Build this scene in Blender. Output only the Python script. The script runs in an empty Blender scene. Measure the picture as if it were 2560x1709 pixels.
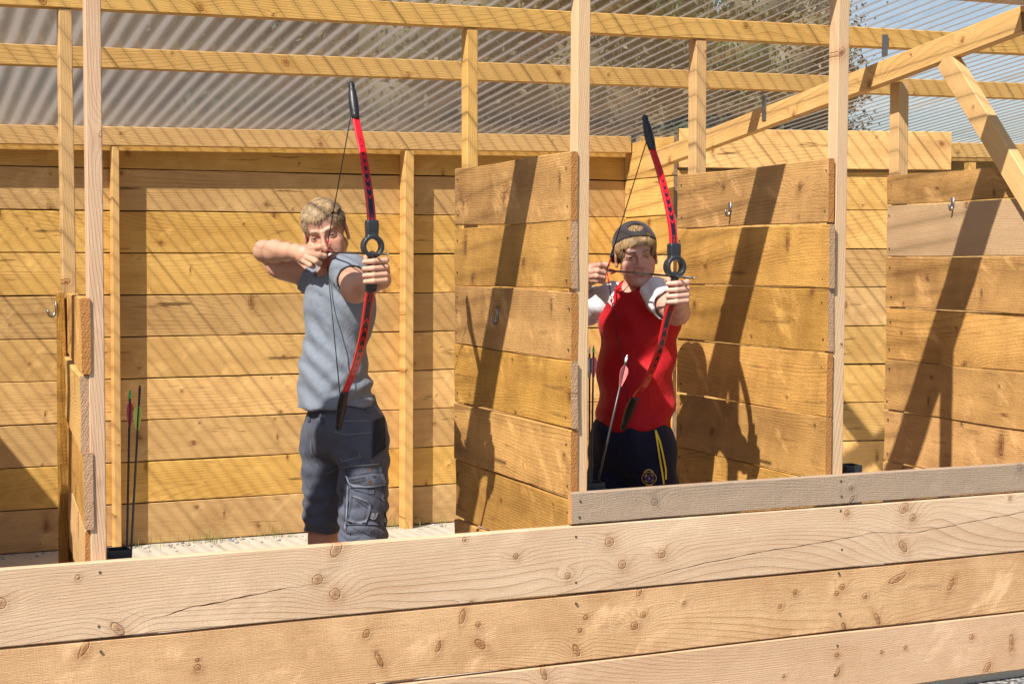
import bpy, math, random
import numpy as np
from mathutils import Vector, Matrix, Euler
from mathutils.bvhtree import BVHTree
random.seed(7)
rng = np.random.default_rng(7)
S = bpy.context.scene
C = S.collection
R_ = math.radians

# ------------------------------------------------------------------ camera, sky, sun, exposure
EYE = 1.528
YAW, PITCH, FPX = R_(22.991), R_(3.0128), 3771.4
cam_d = bpy.data.cameras.new('camera'); cam_d.lens = 36 * FPX / 2560; cam_d.sensor_width = 36
cam_d.clip_end = 500; cam_d.clip_start = 0.05
cam = bpy.data.objects.new('camera', cam_d); C.objects.link(cam)
cam.location = (0, 0, EYE); cam.rotation_euler = (R_(90) - PITCH, 0, -YAW)
S.camera = cam

SUNV = Vector((1.6, 1.0, -2.15)).normalized()          # the way the sunlight travels
W = bpy.data.worlds.new('World'); S.world = W; W.use_nodes = True
wn = W.node_tree.nodes; bg = wn['Background']
sky = wn.new('ShaderNodeTexSky'); sky.sky_type = 'NISHITA'; sky.sun_disc = False
sky.sun_elevation = math.asin(-SUNV.z); sky.sun_rotation = math.atan2(-SUNV.x, -SUNV.y)
W.node_tree.links.new(sky.outputs[0], bg.inputs['Color']); bg.inputs['Strength'].default_value = 0.085
sun_d = bpy.data.lights.new('sun', 'SUN'); sun_d.energy = 5.0; sun_d.angle = R_(0.53); sun_d.color = (1, 0.95, 0.87)
sun = bpy.data.objects.new('sun', sun_d); C.objects.link(sun)
sun.rotation_euler = SUNV.to_track_quat('-Z', 'Y').to_euler()
S.view_settings.view_transform = 'Standard'; S.view_settings.look = 'None'
S.view_settings.exposure = 0.67; S.view_settings.gamma = 1; S.view_settings.use_curve_mapping = False
S.cycles.use_denoising = True
S.cycles.max_bounces = 8; S.cycles.diffuse_bounces = 4; S.cycles.transparent_max_bounces = 12
S.cycles.sample_clamp_indirect = 6

# ------------------------------------------------------------------ pixel -> place in the world (photograph 2560 x 1709)
RV = np.array([math.cos(YAW), -math.sin(YAW), 0.0]); FV = np.array([math.sin(YAW), math.cos(YAW), 0.0])
_d = np.array([math.sin(YAW)*math.cos(PITCH), math.cos(YAW)*math.cos(PITCH), -math.sin(PITCH)]); _u = np.cross(RV, _d)
def view_ray(u, v): return _d + RV*((u-1280)/FPX) - _u*((v-854.5)/FPX)
def at(u, v, D):
    r = view_ray(u, v); return np.array([0, 0, EYE]) + r*(D/(r @ FV))

# ------------------------------------------------------------------ small helpers
def tag(o, label=None, cat=None, group=None, kind=None):
    if label: o['label'] = label
    if cat: o['category'] = cat
    if group: o['group'] = group
    if kind: o['kind'] = kind
    return o
def empty(name, loc=(0,0,0), rz=0.0):
    o = bpy.data.objects.new(name, None); C.objects.link(o); o.location = loc; o.rotation_euler = (0,0,rz)
    o.empty_display_size = 0.1; return o
def mesh_obj(name, V, F, mat, parent=None, smooth=False, colors=None):
    me = bpy.data.meshes.new(name); me.from_pydata([tuple(map(float, v)) for v in V], [], [tuple(map(int, f)) for f in F])
    mats = mat if isinstance(mat, (list, tuple)) else [mat]
    for m in mats: me.materials.append(m)
    if smooth: me.shade_smooth()
    if colors is not None:
        a = me.color_attributes.new('Col', 'FLOAT_COLOR', 'POINT')
        c4 = np.ones((len(V), 4), np.float32); c4[:, :3] = colors; a.data.foreach_set('color', c4.ravel())
    o = bpy.data.objects.new(name, me); C.objects.link(o)
    if parent: o.parent = parent
    return o
class MB:
    def __init__(s): s.V = []; s.F = []
    def add(s, V, F):
        b = len(s.V); s.V += [tuple(v) for v in V]; s.F += [tuple(i+b for i in f) for f in F]
    def box(s, lo, hi):
        (x0,y0,z0),(x1,y1,z1) = lo, hi
        s.add([(x0,y0,z0),(x1,y0,z0),(x1,y1,z0),(x0,y1,z0),(x0,y0,z1),(x1,y0,z1),(x1,y1,z1),(x0,y1,z1)],
              [(0,3,2,1),(4,5,6,7),(0,1,5,4),(1,2,6,5),(2,3,7,6),(3,0,4,7)])
    def tube(s, pts, rad, n=8, caps=True):
        P = [np.array(p, float) for p in pts]; rad = rad if hasattr(rad, '__len__') else [rad]*len(P)
        V = []; F = []; up = None
        for i, p in enumerate(P):
            t = P[min(i+1, len(P)-1)] - P[max(i-1, 0)]; t = t/(np.linalg.norm(t)+1e-12)
            if up is None:
                a = np.array([0,0,1.0]) if abs(t[2]) < .9 else np.array([1.0,0,0])
            else: a = up
            b = np.cross(t, a); b /= np.linalg.norm(b); a = np.cross(b, t); up = a
            for k in range(n):
                w = 2*math.pi*k/n; V.append(p + rad[i]*(a*math.cos(w) + b*math.sin(w)))
        for i in range(len(P)-1):
            for k in range(n):
                k2 = (k+1) % n; F.append((i*n+k, i*n+k2, (i+1)*n+k2, (i+1)*n+k))
        if caps: F.append(tuple(range(n))[::-1]); F.append(tuple((len(P)-1)*n+k for k in range(n)))
        s.add(V, F)
    def build(s, name, mat, parent=None, smooth=False): return mesh_obj(name, s.V, s.F, mat, parent, smooth)

# ------------------------------------------------------------------ node materials
class NT:
    def __init__(s, name):
        s.m = bpy.data.materials.new(name); s.m.use_nodes = True; s.t = s.m.node_tree; s.n = s.t.nodes
        s.b = s.n['Principled BSDF']; s.out = s.n['Material Output']
    def new(s, typ, ins=None, **props):
        n = s.n.new('ShaderNode'+typ)
        for k, v in props.items(): setattr(n, k, v)
        for k, v in (ins or {}).items(): s.set(n.inputs[k], v)
        return n
    def set(s, sock, v):
        if isinstance(v, bpy.types.NodeSocket): s.t.links.new(v, sock)
        elif isinstance(v, bpy.types.Node): s.t.links.new(v.outputs[0], sock)
        else: sock.default_value = v
    def math(s, op, a, b=0.0, c=0.0, clamp=False):
        n = s.n.new('ShaderNodeMath'); n.operation = op; n.use_clamp = clamp
        s.set(n.inputs[0], a); s.set(n.inputs[1], b); s.set(n.inputs[2], c); return n.outputs[0]
    def mapr(s, v, a, b, c=0.0, d=1.0, smooth=True):
        n = s.n.new('ShaderNodeMapRange'); n.interpolation_type = 'SMOOTHSTEP' if smooth else 'LINEAR'
        s.set(n.inputs[0], v)
        for i, x in enumerate((a, b, c, d)): s.set(n.inputs[i+1], x)
        return n.outputs[0]
    def mix(s, f, a, b, mode='MIX'):
        n = s.n.new('ShaderNodeMix'); n.data_type = 'RGBA'; n.blend_type = mode
        s.set(n.inputs[0], f)
        for i, x in ((6, a), (7, b)):
            s.set(n.inputs[i], (*x, 1) if isinstance(x, tuple) and len(x) == 3 else x)
        return n.outputs[2]
    def comb(s, x, y, z):
        n = s.n.new('ShaderNodeCombineXYZ'); s.set(n.inputs[0], x); s.set(n.inputs[1], y); s.set(n.inputs[2], z); return n.outputs[0]
    def noise(s, vec, scale=1.0, detail=2.0, rough=0.5, out=0):
        n = s.n.new('ShaderNodeTexNoise'); s.set(n.inputs['Vector'], vec); n.inputs['Scale'].default_value = scale
        n.inputs['Detail'].default_value = detail; n.inputs['Roughness'].default_value = rough; return n.outputs[out]

def simple(name, col, rough=.6, metal=0.0, spec=.5, noise=0.0, nscale=40.0, bump=0.0, bscale=200.0, coat=0.0):
    k = NT(name); k.b.inputs['Roughness'].default_value = rough; k.b.inputs['Metallic'].default_value = metal
    k.b.inputs['Specular IOR Level'].default_value = spec; k.b.inputs['Coat Weight'].default_value = coat
    tc = k.new('TexCoord')
    if noise:
        f = k.noise(tc.outputs['Object'], nscale, 4, .6)
        c = k.mix(f, tuple(x*(1-noise) for x in col), tuple(min(1, x*(1+noise)) for x in col)); k.set(k.b.inputs['Base Color'], c)
    else: k.b.inputs['Base Color'].default_value = (*col, 1)
    if bump:
        b = k.new('Bump', {'Height': k.noise(tc.outputs['Object'], bscale, 3, .6), 'Strength': bump, 'Distance': .002}); k.set(k.b.inputs['Normal'], b)
    return k.m

_KG = []
def knot_group():
    if _KG: return _KG[0]
    t = bpy.data.node_groups.new('one_knot', 'ShaderNodeTree'); _KG.append(t)
    for nm in ('x','z','wob','kn','edge','halo','flow','d','ex','ez','r','a','ca','sa','fz'): t.interface.new_socket(nm, in_out='INPUT', socket_type='NodeSocketFloat')
    for nm in ('kn','edge','halo','flow','d'): t.interface.new_socket(nm, in_out='OUTPUT', socket_type='NodeSocketFloat')
    k = NT.__new__(NT); k.t = t; k.n = t.nodes; gi = k.n.new('NodeGroupInput'); go = k.n.new('NodeGroupOutput'); I = gi.outputs
    ax_ = k.math('SUBTRACT', I['x'], I['ex']); az_ = k.math('SUBTRACT', I['z'], I['ez'])
    p_ = k.math('DIVIDE', k.math('ADD', k.math('MULTIPLY', ax_, I['ca']), k.math('MULTIPLY', az_, I['sa'])), I['a'])
    q_ = k.math('SUBTRACT', k.math('MULTIPLY', az_, I['ca']), k.math('MULTIPLY', ax_, I['sa']))
    d_ = k.math('MULTIPLY', k.math('SQRT', k.math('ADD', k.math('MULTIPLY', p_, p_), k.math('MULTIPLY', q_, q_))), k.math('ADD', .6, k.math('MULTIPLY', I['wob'], .8)))
    t.links.new(k.math('MAXIMUM', I['kn'], k.math('SUBTRACT', 1.0, k.mapr(d_, k.math('MULTIPLY', I['r'], .15), k.math('MULTIPLY', I['r'], 1.25)))), go.inputs['kn'])
    t.links.new(k.math('MAXIMUM', I['edge'], k.math('SUBTRACT', 1.0, k.mapr(k.math('ABSOLUTE', k.math('SUBTRACT', d_, I['r'])), 0.0, .0028))), go.inputs['edge'])
    rr = k.math('DIVIDE', d_, k.math('MULTIPLY', I['r'], 2.0))
    t.links.new(k.math('MAXIMUM', I['halo'], k.math('EXPONENT', k.math('MULTIPLY', k.math('MULTIPLY', rr, rr), -1.0))), go.inputs['halo'])
    fx = k.math('DIVIDE', ax_, k.math('MAXIMUM', .02, k.math('MULTIPLY', I['r'], 5.0))); fz = k.math('DIVIDE', az_, I['fz'])
    e = k.math('EXPONENT', k.math('MULTIPLY', -1.0, k.math('ADD', k.math('MULTIPLY', fx, fx), k.math('MULTIPLY', fz, fz))))
    t.links.new(k.math('ADD', I['flow'], k.math('MULTIPLY', e, k.math('MULTIPLY', I['r'], 2.4))), go.inputs['flow'])
    t.links.new(k.math('MINIMUM', I['d'], d_), go.inputs['d'])
    return t
def wood(name, light, dark, knot=(.17,.055,.02), rings=130.0, ringamt=.55, endc=None, saw=0.0, grey=0.0, knots=1.0, blotch=.35, rough=.72, vary=.18, bumpk=1.0, fleck=0.0, explicit=(), wav=1.0, figure=.3, flame=.3):
    """pine timber: every object is one piece; local X runs along the grain, Z across the face, Y through it"""
    k = NT(name); tc = k.new('TexCoord'); oi = k.new('ObjectInfo'); rnd = oi.outputs['Random']
    sep = k.new('SeparateXYZ', {0: tc.outputs['Object']})
    off = k.math('MULTIPLY', rnd, 61.7)
    u = k.math('ADD', sep.outputs[0], off); w = k.math('ADD', sep.outputs[1], k.math('MULTIPLY', rnd, 17.3))
    v = k.math('ADD', sep.outputs[2], k.math('MULTIPLY', rnd, 31.9))
    # knots: cells along the board; true distance from each cell's centre
    su, sv = 2.3, 5.2
    vor = k.new('TexVoronoi', {'Vector': k.comb(k.math('MULTIPLY', u, su), k.math('MULTIPLY', w, 1.2), k.math('MULTIPLY', v, sv)), 'Scale': 1.0, 'Randomness': 1.0})
    vp = k.new('SeparateXYZ', {0: vor.outputs['Position']}); vc = k.new('SeparateColor', {0: vor.outputs['Color']})
    wob = k.noise(k.comb(k.math('MULTIPLY', u, 30.0), 0.0, k.math('MULTIPLY', v, 30.0)), 1, 2, .5)
    du = k.math('SUBTRACT', u, k.math('DIVIDE', vp.outputs[0], su)); dv = k.math('SUBTRACT', v, k.math('DIVIDE', vp.outputs[2], sv))
    # some knots are long spikes (sheared ellipses)
    spike = k.mapr(vc.outputs[2], .74, .8, 1.0, .34)
    dvs = k.math('ADD', dv, k.math('MULTIPLY', du, k.math('MULTIPLY', k.math('SUBTRACT', vc.outputs[1], .5), 1.3)))
    d = k.math('SQRT', k.math('ADD', k.math('POWER', du, 2.0), k.math('POWER', k.math('MULTIPLY', dvs, spike), 2.0)))
    d = k.math('MULTIPLY', d, k.math('ADD', .8, k.math('MULTIPLY', wob, .4)))
    has = k.math('LESS_THAN', vc.outputs[0], .62*knots)
    rad = k.math('ADD', .004, k.math('MULTIPLY', k.math('POWER', vc.outputs[1], 2.2), .014))
    kn = k.math('MULTIPLY', has, k.math('SUBTRACT', 1.0, k.mapr(d, k.math('MULTIPLY', rad, .2), k.math('MULTIPLY', rad, 1.2))))
    edge = k.math('MULTIPLY', has, k.math('SUBTRACT', 1.0, k.mapr(k.math('ABSOLUTE', k.math('SUBTRACT', d, rad)), 0.0, .0022)))
    halo = k.math('MULTIPLY', has, k.math('EXPONENT', k.math('MULTIPLY', -1.0, k.math('POWER', k.math('DIVIDE', d, k.math('MULTIPLY', rad, 2.0)), 2.0))))
    # grain field: slow drift across the board plus knot bumps that the lines flow round
    gx = k.math('DIVIDE', du, k.math('MULTIPLY', rad, 5.5)); gz = k.math('DIVIDE', dv, k.math('MULTIPLY', rad, 2.6))
    flow = k.math('MULTIPLY', has, k.math('EXPONENT', k.math('MULTIPLY', -1.0, k.math('ADD', k.math('MULTIPLY', gx, gx), k.math('MULTIPLY', gz, gz)))))
    drift = k.noise(k.comb(k.math('MULTIPLY', u, .5), k.math('MULTIPLY', w, 2.0), k.math('MULTIPLY', v, 2.6)), 1, 0.0, .5)
    ripple = k.noise(k.comb(k.math('MULTIPLY', u, 2.2), 0.0, k.math('MULTIPLY', v, 5.0)), 1, 1, .5)
    flow = k.math('MULTIPLY', flow, k.math('MULTIPLY', rad, 2.6))
    for (ex, ez, er_, ea, eang) in explicit:      # knots seen at known places on this board
        g = k.n.new('ShaderNodeGroup'); g.node_tree = knot_group()
        for nm, val in (('x', sep.outputs[0]), ('z', sep.outputs[2]), ('wob', wob), ('kn', kn), ('edge', edge), ('halo', halo), ('flow', flow), ('d', d)): k.set(g.inputs[nm], val)
        for nm, val in (('ex', ex), ('ez', ez), ('r', er_), ('a', ea), ('ca', math.cos(R_(eang))), ('sa', math.sin(R_(eang))), ('fz', er_*2.4*max(1, ea*.8))): g.inputs[nm].default_value = val
        kn, edge, halo, flow, d = (g.outputs[nm] for nm in ('kn', 'edge', 'halo', 'flow', 'd'))
    fld = k.math('ADD', k.math('ADD', v, k.math('MULTIPLY', w, .8)), k.math('ADD', k.math('MULTIPLY', drift, .42), k.math('ADD', k.math('MULTIPLY', ripple, .016*wav), flow)))
    ph = k.math('MULTIPLY', fld, rings)
    fr = k.math('FRACT', ph)
    ring = k.math('POWER', fr, 2.6)
    ring = k.math('MULTIPLY', ring, k.math('SUBTRACT', 1.0, k.mapr(fr, .93, 1.0)))
    strength = k.noise(k.comb(k.math('MULTIPLY', u, .9), 0.0, k.math('MULTIPLY', fld, 26.0)), 1, 2, .6)
    ring = k.math('MULTIPLY', ring, k.mapr(strength, .25, .72, .12, 1.0))
    fibre = k.noise(k.comb(k.math('MULTIPLY', u, 9.0), k.math('MULTIPLY', w, 300.0), k.math('MULTIPLY', v, 420.0)), 1, 3, .6)
    blot = k.noise(k.comb(k.math('MULTIPLY', u, 1.6), k.math('MULTIPLY', w, 3.0), k.math('MULTIPLY', v, 7.0)), 1, 3, .55)
    t = k.math('MULTIPLY', ring, ringamt)
    t = k.math('ADD', t, k.math('MULTIPLY', k.math('SUBTRACT', fibre, .5), .62))
    t = k.math('ADD', t, k.math('MULTIPLY', k.math('SUBTRACT', blot, .5), blotch*2))
    t = k.math('ADD', t, k.math('MULTIPLY', halo, k.math('SUBTRACT', k.math('MULTIPLY', fibre, 1.3), .25)))
    fig = k.noise(k.comb(k.math('ADD', k.math('MULTIPLY', u, 6.5), k.math('MULTIPLY', v, 2.0)), 0.0, k.math('MULTIPLY', v, 2.6)), 1, 3, .6)
    t = k.math('ADD', t, k.math('MULTIPLY', k.math('SUBTRACT', fig, .5), figure*1.6))
    t = k.math('ADD', t, .20, clamp=True)
    col = k.mix(t, light, dark)
    fl = k.noise(k.comb(k.math('ADD', k.math('MULTIPLY', u, 7.0), k.math('MULTIPLY', v, -5.0)), 3.7, k.math('MULTIPLY', v, 6.0)), 1, 4, .62)
    col = k.mix(k.math('MULTIPLY', k.mapr(fl, .56, .74), flame), col, tuple(min(.95, x*1.30+.03) for x in light))
    # board to board difference
    r2 = k.math('FRACT', k.math('MULTIPLY', rnd, 7.31)); r3 = k.math('FRACT', k.math('MULTIPLY', rnd, 23.7))
    hs = k.new('HueSaturation', {'Color': col, 'Value': k.math('ADD', 1-vary*.5, k.math('MULTIPLY', r2, vary)), 'Saturation': k.math('ADD', .92, k.math('MULTIPLY', r3, .16)), 'Hue': k.math('ADD', .497, k.math('MULTIPLY', r3, .006))})
    col = hs.outputs[0]
    if fleck:   # darker brown smears along the grain
        sm = k.noise(k.comb(k.math('MULTIPLY', u, 2.4), 0.0, k.math('MULTIPLY', v, 24.0)), 1, 4, .65)
        col = k.mix(k.math('MULTIPLY', k.mapr(sm, .60, .70), fleck), col, tuple(x*.32 for x in dark))
    col = k.mix(k.math('MULTIPLY', k.math('MULTIPLY', k.mapr(kn, .88, 1.0), wob), .7), k.mix(k.math('MULTIPLY', kn, k.math('ADD', .45, k.math('MULTIPLY', wob, .5))), col, k.mix(k.math('FRACT', k.math('ADD', k.math('MULTIPLY', d, 260.0), wob)), knot, tuple(x*1.22 for x in knot))), tuple(x*.35 for x in knot))
    col = k.mix(k.math('MULTIPLY', edge, k.math('MULTIPLY', k.mapr(wob, .35, .7), .55)), col, tuple(x*.28 for x in knot))
    if grey: col = k.mix(k.math('MULTIPLY', k.mapr(blot, .2, .75, .5, 1.0), grey), col, (.30,.25,.20))
    # end grain
    nrm = k.new('SeparateXYZ', {0: tc.outputs['Normal']})
    isend = k.mapr(k.math('ABSOLUTE', nrm.outputs[0]), .75, .9)
    ev = k.new('TexVoronoi', {'Vector': tc.outputs['Object'], 'Scale': 260.0})
    er = k.math('FRACT', k.math('MULTIPLY', k.math('SQRT', k.math('ADD', k.math('POWER', k.math('ADD', sep.outputs[1], k.math('SUBTRACT', k.math('MULTIPLY', r2, .3), .15)), 2.0), k.math('POWER', k.math('ADD', sep.outputs[2], k.math('SUBTRACT', k.math('MULTIPLY', r3, .3), .15)), 2.0))), 150.0))
    ec = endc or tuple(x*.62 for x in dark)
    sl = k.noise(k.comb(0.0, k.math('MULTIPLY', k.math('ADD', sep.outputs[1], k.math('MULTIPLY', sep.outputs[2], .5)), 160.0), k.math('MULTIPLY', sep.outputs[2], 18.0)), 1, 3, .6)
    ecol = k.mix(k.math('ADD', k.math('MULTIPLY', er, .35), k.math('MULTIPLY', sl, .5)), k.mix(k.math('GREATER_THAN', r3, .62), tuple(min(1, x*1.25) for x in ec), tuple(min(.9, x*.5+.33*y) for x, y in zip(ec, (1.0,.8,.6)))), tuple(x*.62 for x in ec))
    col = k.mix(isend, col, ecol)
    k.set(k.b.inputs['Base Color'], col)
    k.b.inputs['Roughness'].default_value = rough; k.b.inputs['Specular IOR Level'].default_value = .3
    h = k.math('ADD', k.math('MULTIPLY', fibre, .6), k.math('MULTIPLY', ring, -.55))
    h = k.math('ADD', h, k.math('MULTIPLY', edge, -1.0)); h = k.math('ADD', h, k.math('MULTIPLY', halo, .9))
    h = k.math('ADD', h, k.math('MULTIPLY', isend, k.math('ADD', k.math('MULTIPLY', ev.outputs['Distance'], .7), k.math('MULTIPLY', sl, 1.6))))
    if saw:
        sw = k.noise(k.comb(k.math('MULTIPLY', k.math('ADD', u, k.math('MULTIPLY', v, .12)), 230.0), 0.0, k.math('MULTIPLY', v, 9.0)), 1, 2, .5)
        tear = k.noise(k.comb(k.math('MULTIPLY', u, 70.0), 0.0, k.math('MULTIPLY', v, 260.0)), 1, 3, .65)
        lump = k.noise(k.comb(k.math('MULTIPLY', u, 9.0), 0.0, k.math('MULTIPLY', v, 12.0)), 1, 2, .5)
        h = k.math('ADD', h, k.math('MULTIPLY', sw, saw*.8)); h = k.math('ADD', h, k.math('MULTIPLY', tear, saw*1.4))
        h = k.math('ADD', h, k.math('MULTIPLY', lump, saw*2.4))
    b = k.new('Bump', {'Height': h, 'Strength': .75*bumpk, 'Distance': .0026}); k.set(k.b.inputs['Normal'], b)
    return k.m

M = {}
YF = 4.388; TF = .030
X0, X1 = -.7, 6.6
ROWC = [.115, .34, .565]; GB0 = 2.072
def face_xz(u, v, y):
    r = view_ray(u, v); t = y/r[1]; return r[0]*t, EYE + r[2]*t
def knots_at(lst, xc, zc):
    out = []
    for it in lst:
        if it[2] < .006: continue
        px, pz = face_xz(it[0], it[1], YF); out.append((px-xc, pz-zc, it[2], it[3] if len(it) > 3 else 1.0, it[4] if len(it) > 4 else 0.0))
    return out
K1 = [(795,1448,.015),(838,1484,.016),(296,1572,.012,2.0,-50),(690,1445,.005),(585,1459,.004),(2,1508,.015),(195,1443,.006),(545,1408,.005),(120,1460,.004),(842,1373,.014,1.8,60),
      (1524,1354,.015),(1290,1390,.009),(1556,1411,.013),(1655,1385,.013),(1420,1439,.010),(1162,1349,.006),(988,1464,.005),(1310,1478,.005),(1155,1480,.005),
      (2118,1283,.009),(1938,1316,.005),(2046,1321,.005),(2261,1270,.017,1.2,40),(2282,1294,.013),(2258,1366,.012,2.0,-50),(2525,1246,.007),(2525,1357,.005)]
K2 = [(212,1621,.009,2.6,60),(496,1668,.009),(495,1650,.006),(917,1584,.010,1.4,60),(1158,1541,.009,2.4,75),(1197,1561,.008),(1202,1610,.011,2.0,-45),(1098,1617,.007,2.2,70),(1466,1544,.008),(1443,1625,.009,2.3,-65),
      (1452,1576,.007),(1610,1538,.010),(1588,1565,.012),(1600,1480,.009,1.5,70),(950,1650,.008,3.2,-65),(1990,1481,.008),(1952,1516,.007),(2094,1484,.009),(2108,1468,.010),(2165,1490,.009),(2247,1445,.011,3.4,22),(2112,1565,.007,1.8,-60),(2196,1547,.008,2.6,-62),(2380,1462,.009,2.4,60)]
K3 = [(2430,1592,.009),(2093,1636,.008),(2205,1630,.006),(2264,1618,.006),(2470,1667,.011,1.8,50),(2095,1680,.007,2.2,65),(1361,1684,.008,2.6,-70),(1800,1660,.005),(1960,1690,.006)]
KG = [(1638,1255,.011),(2129,1221,.008),(1842,1251,.004),(1745,1269,.004),(2551,1170,.012),(2131,1248,.007,1.8,50),(2340,1232,.004)]
XC = (X0+X1)/2
M['front'] = wood('fresh_pine', (.68,.495,.335), (.37,.19,.085), rings=84, ringamt=.52, saw=.35, vary=.02, blotch=.34, knots=.12, endc=(.50,.27,.10), explicit=knots_at(K1, XC, ROWC[2]), knot=(.33,.175,.09), figure=.10, flame=.25)
M['front2'] = wood('rough_pine', (.66,.415,.215), (.30,.125,.036), rings=120, ringamt=.50, saw=.6, vary=.02, blotch=.34, knots=.15, endc=(.50,.27,.10), explicit=knots_at(K2, XC, ROWC[1]), knot=(.31,.13,.05), figure=.50, flame=.6, fleck=.25)
M['front3'] = wood('sawn_pine', (.66,.45,.29), (.34,.16,.065), rings=110, ringamt=.5, saw=.4, vary=.02, blotch=.28, knots=.15, endc=(.50,.27,.10), explicit=knots_at(K3, XC, ROWC[0]), knot=(.32,.14,.06), figure=.18, flame=.3)
M['grey'] = wood('weathered_pine', (.44,.315,.210), (.20,.125,.075), rings=130, ringamt=.6, saw=.8, grey=.25, vary=.04, knots=.1, blotch=.24, endc=(.50,.26,.09), explicit=knots_at(KG, (GB0+X1)/2, .733), knot=(.22,.15,.10), figure=.15, flame=.15)
M['back'] = wood('golden_pine', (.72,.44,.150), (.31,.135,.030), rings=95, ringamt=.46, saw=.35, vary=.40, blotch=.46, knots=1.25, fleck=.8, figure=.38, flame=.45, knot=(.20,.075,.02))
M['part'] = wood('treated_sawn_board', (.53,.285,.080), (.15,.058,.011), rings=100, ringamt=.46, saw=1.0, vary=.40, blotch=.56, knots=1.3, endc=(.40,.17,.045), bumpk=1.3, fleck=.45, figure=.72, flame=.75)
M['part3'] = wood('light_treated_board', (.60,.365,.13), (.30,.145,.038), rings=100, ringamt=.46, saw=.9, vary=.15, blotch=.4, knots=1.2, endc=(.36,.15,.04), bumpk=1.2, figure=.4, flame=.5)
M['part2'] = wood('pinkish_sawn_board', (.48,.325,.19), (.29,.165,.08), rings=120, ringamt=.5, saw=.6, vary=.06, blotch=.34, knots=.9, endc=(.40,.2,.07), figure=.3, flame=.3)
M['frame'] = wood('planed_golden_timber', (.70,.435,.165), (.39,.19,.048), rings=90, ringamt=.55, vary=.16, blotch=.26, knots=1.5, rough=.55, knot=(.27,.085,.022), figure=.16, flame=.15)
M['post'] = wood('fresh_post_timber', (.68,.475,.285), (.42,.22,.095), rings=105, ringamt=.70, vary=.1, blotch=.18, knots=.9, rough=.6, figure=.1, flame=.1)
M['post2'] = wood('pinkish_post_timber', (.64,.44,.275), (.40,.20,.11), rings=105, ringamt=.85, vary=.05, blotch=.25, knots=1.1, rough=.6, figure=.25, flame=.2)
M['steel'] = simple('galvanised_steel', (.36,.37,.38), .45, 1.0, noise=.25, nscale=90)
M['screw'] = simple('screw_head', (.20,.17,.12), .45, .8)
M['blackp'] = simple('black_rubber', (.018,.019,.022), .42, noise=.25, nscale=60, bump=.15, bscale=300)
M['tube'] = simple('dark_grey_plastic', (.035,.037,.042), .45, noise=.2, nscale=50)
M['red'] = simple('red_gloss', (.62,.012,.018), .22, coat=.5)
M['carbon'] = simple('carbon_shaft', (.030,.028,.027), .32, noise=.3, nscale=120)

# ------------------------------------------------------------------ timber pieces
def board_mesh(L, Wd, T, wav=.0, nseg=None, cup=0.0, ch=.003, seed=0, bow=0.0):
    r = np.random.default_rng(seed); nseg = nseg or max(2, min(14, int(L/.16)))
    xs = np.linspace(-L/2, L/2, nseg+1); ht, hw = T/2, Wd/2
    ph = r.uniform(0, 6.28, 6); fq = r.uniform(2.0, 5.5, 3)
    V = []; F = []
    for x in xs:
        e1 = wav*(math.sin(fq[0]*x+ph[0])+.5*math.sin(2.7*fq[1]*x+ph[1])) ; e0 = wav*(math.sin(fq[1]*x+ph[2])+.5*math.sin(3.1*fq[2]*x+ph[3]))
        yb = bow*math.sin(fq[2]*.6*x+ph[4])
        z0, z1 = -hw+e0, hw+e1
        prof = [(-ht, z0+ch), (-ht-cup, (z0+z1)/2), (-ht, z1-ch), (-ht+ch, z1), (ht-ch, z1), (ht, z1-ch), (ht-cup, (z0+z1)/2), (ht, z0+ch), (ht-ch, z0), (-ht+ch, z0)]
        V += [(x, y+yb, z) for y, z in prof]
    n = 10
    for i in range(nseg):
        for j in range(n):
            j2 = (j+1) % n; F.append((i*n+j, (i+1)*n+j, (i+1)*n+j2, i*n+j2))
    F.append(tuple(range(n))); F.append(tuple(nseg*n+j for j in range(n))[::-1])
    return V, F
_seed = [0]
def board(name, L, Wd, T, mat, loc, rot=(0,0,0), parent=None, **kw):
    _seed[0] += 1
    V, F = board_mesh(L, Wd, T, seed=_seed[0], **kw)
    o = mesh_obj(name, V, F, mat, parent)
    o.location = loc; o.rotation_euler = rot
    return o
def beam(name, a, b, Wz, T, mat, parent=None, **kw):
    """timber from a to b (axis ends); Wz is its size in the vertical plane of its axis, T across"""
    a = Vector(a); b = Vector(b); d = (b-a); L = d.length; d.normalize()
    if abs(d.z) > .97:
        y = Vector((0,1,0)); y = (y - d*y.dot(d)).normalized(); z = d.cross(y)
    else:
        y = Vector((0,0,1)).cross(d).normalized(); z = d.cross(y)
    o = board(name, L, Wz, T, mat, (0,0,0), parent=parent, **kw)
    mm = Matrix((d, y, z)).transposed().to_4x4(); mm.translation = (a+b)/2
    o.matrix_local = mm
    return o
ALONG_Y = (0, 0, R_(90))
UP = (0, R_(-90), 0)
def post(name, x0, x1, y0, y1, z0, z1, mat, parent=None, lean=0.0, **kw):
    o = board(name, z1-z0, x1-x0, y1-y0, mat, ((x0+x1)/2, (y0+y1)/2, (z0+z1)/2), (0, R_(-90)+lean, 0), parent, ch=.0025, **kw)
    return o

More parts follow.
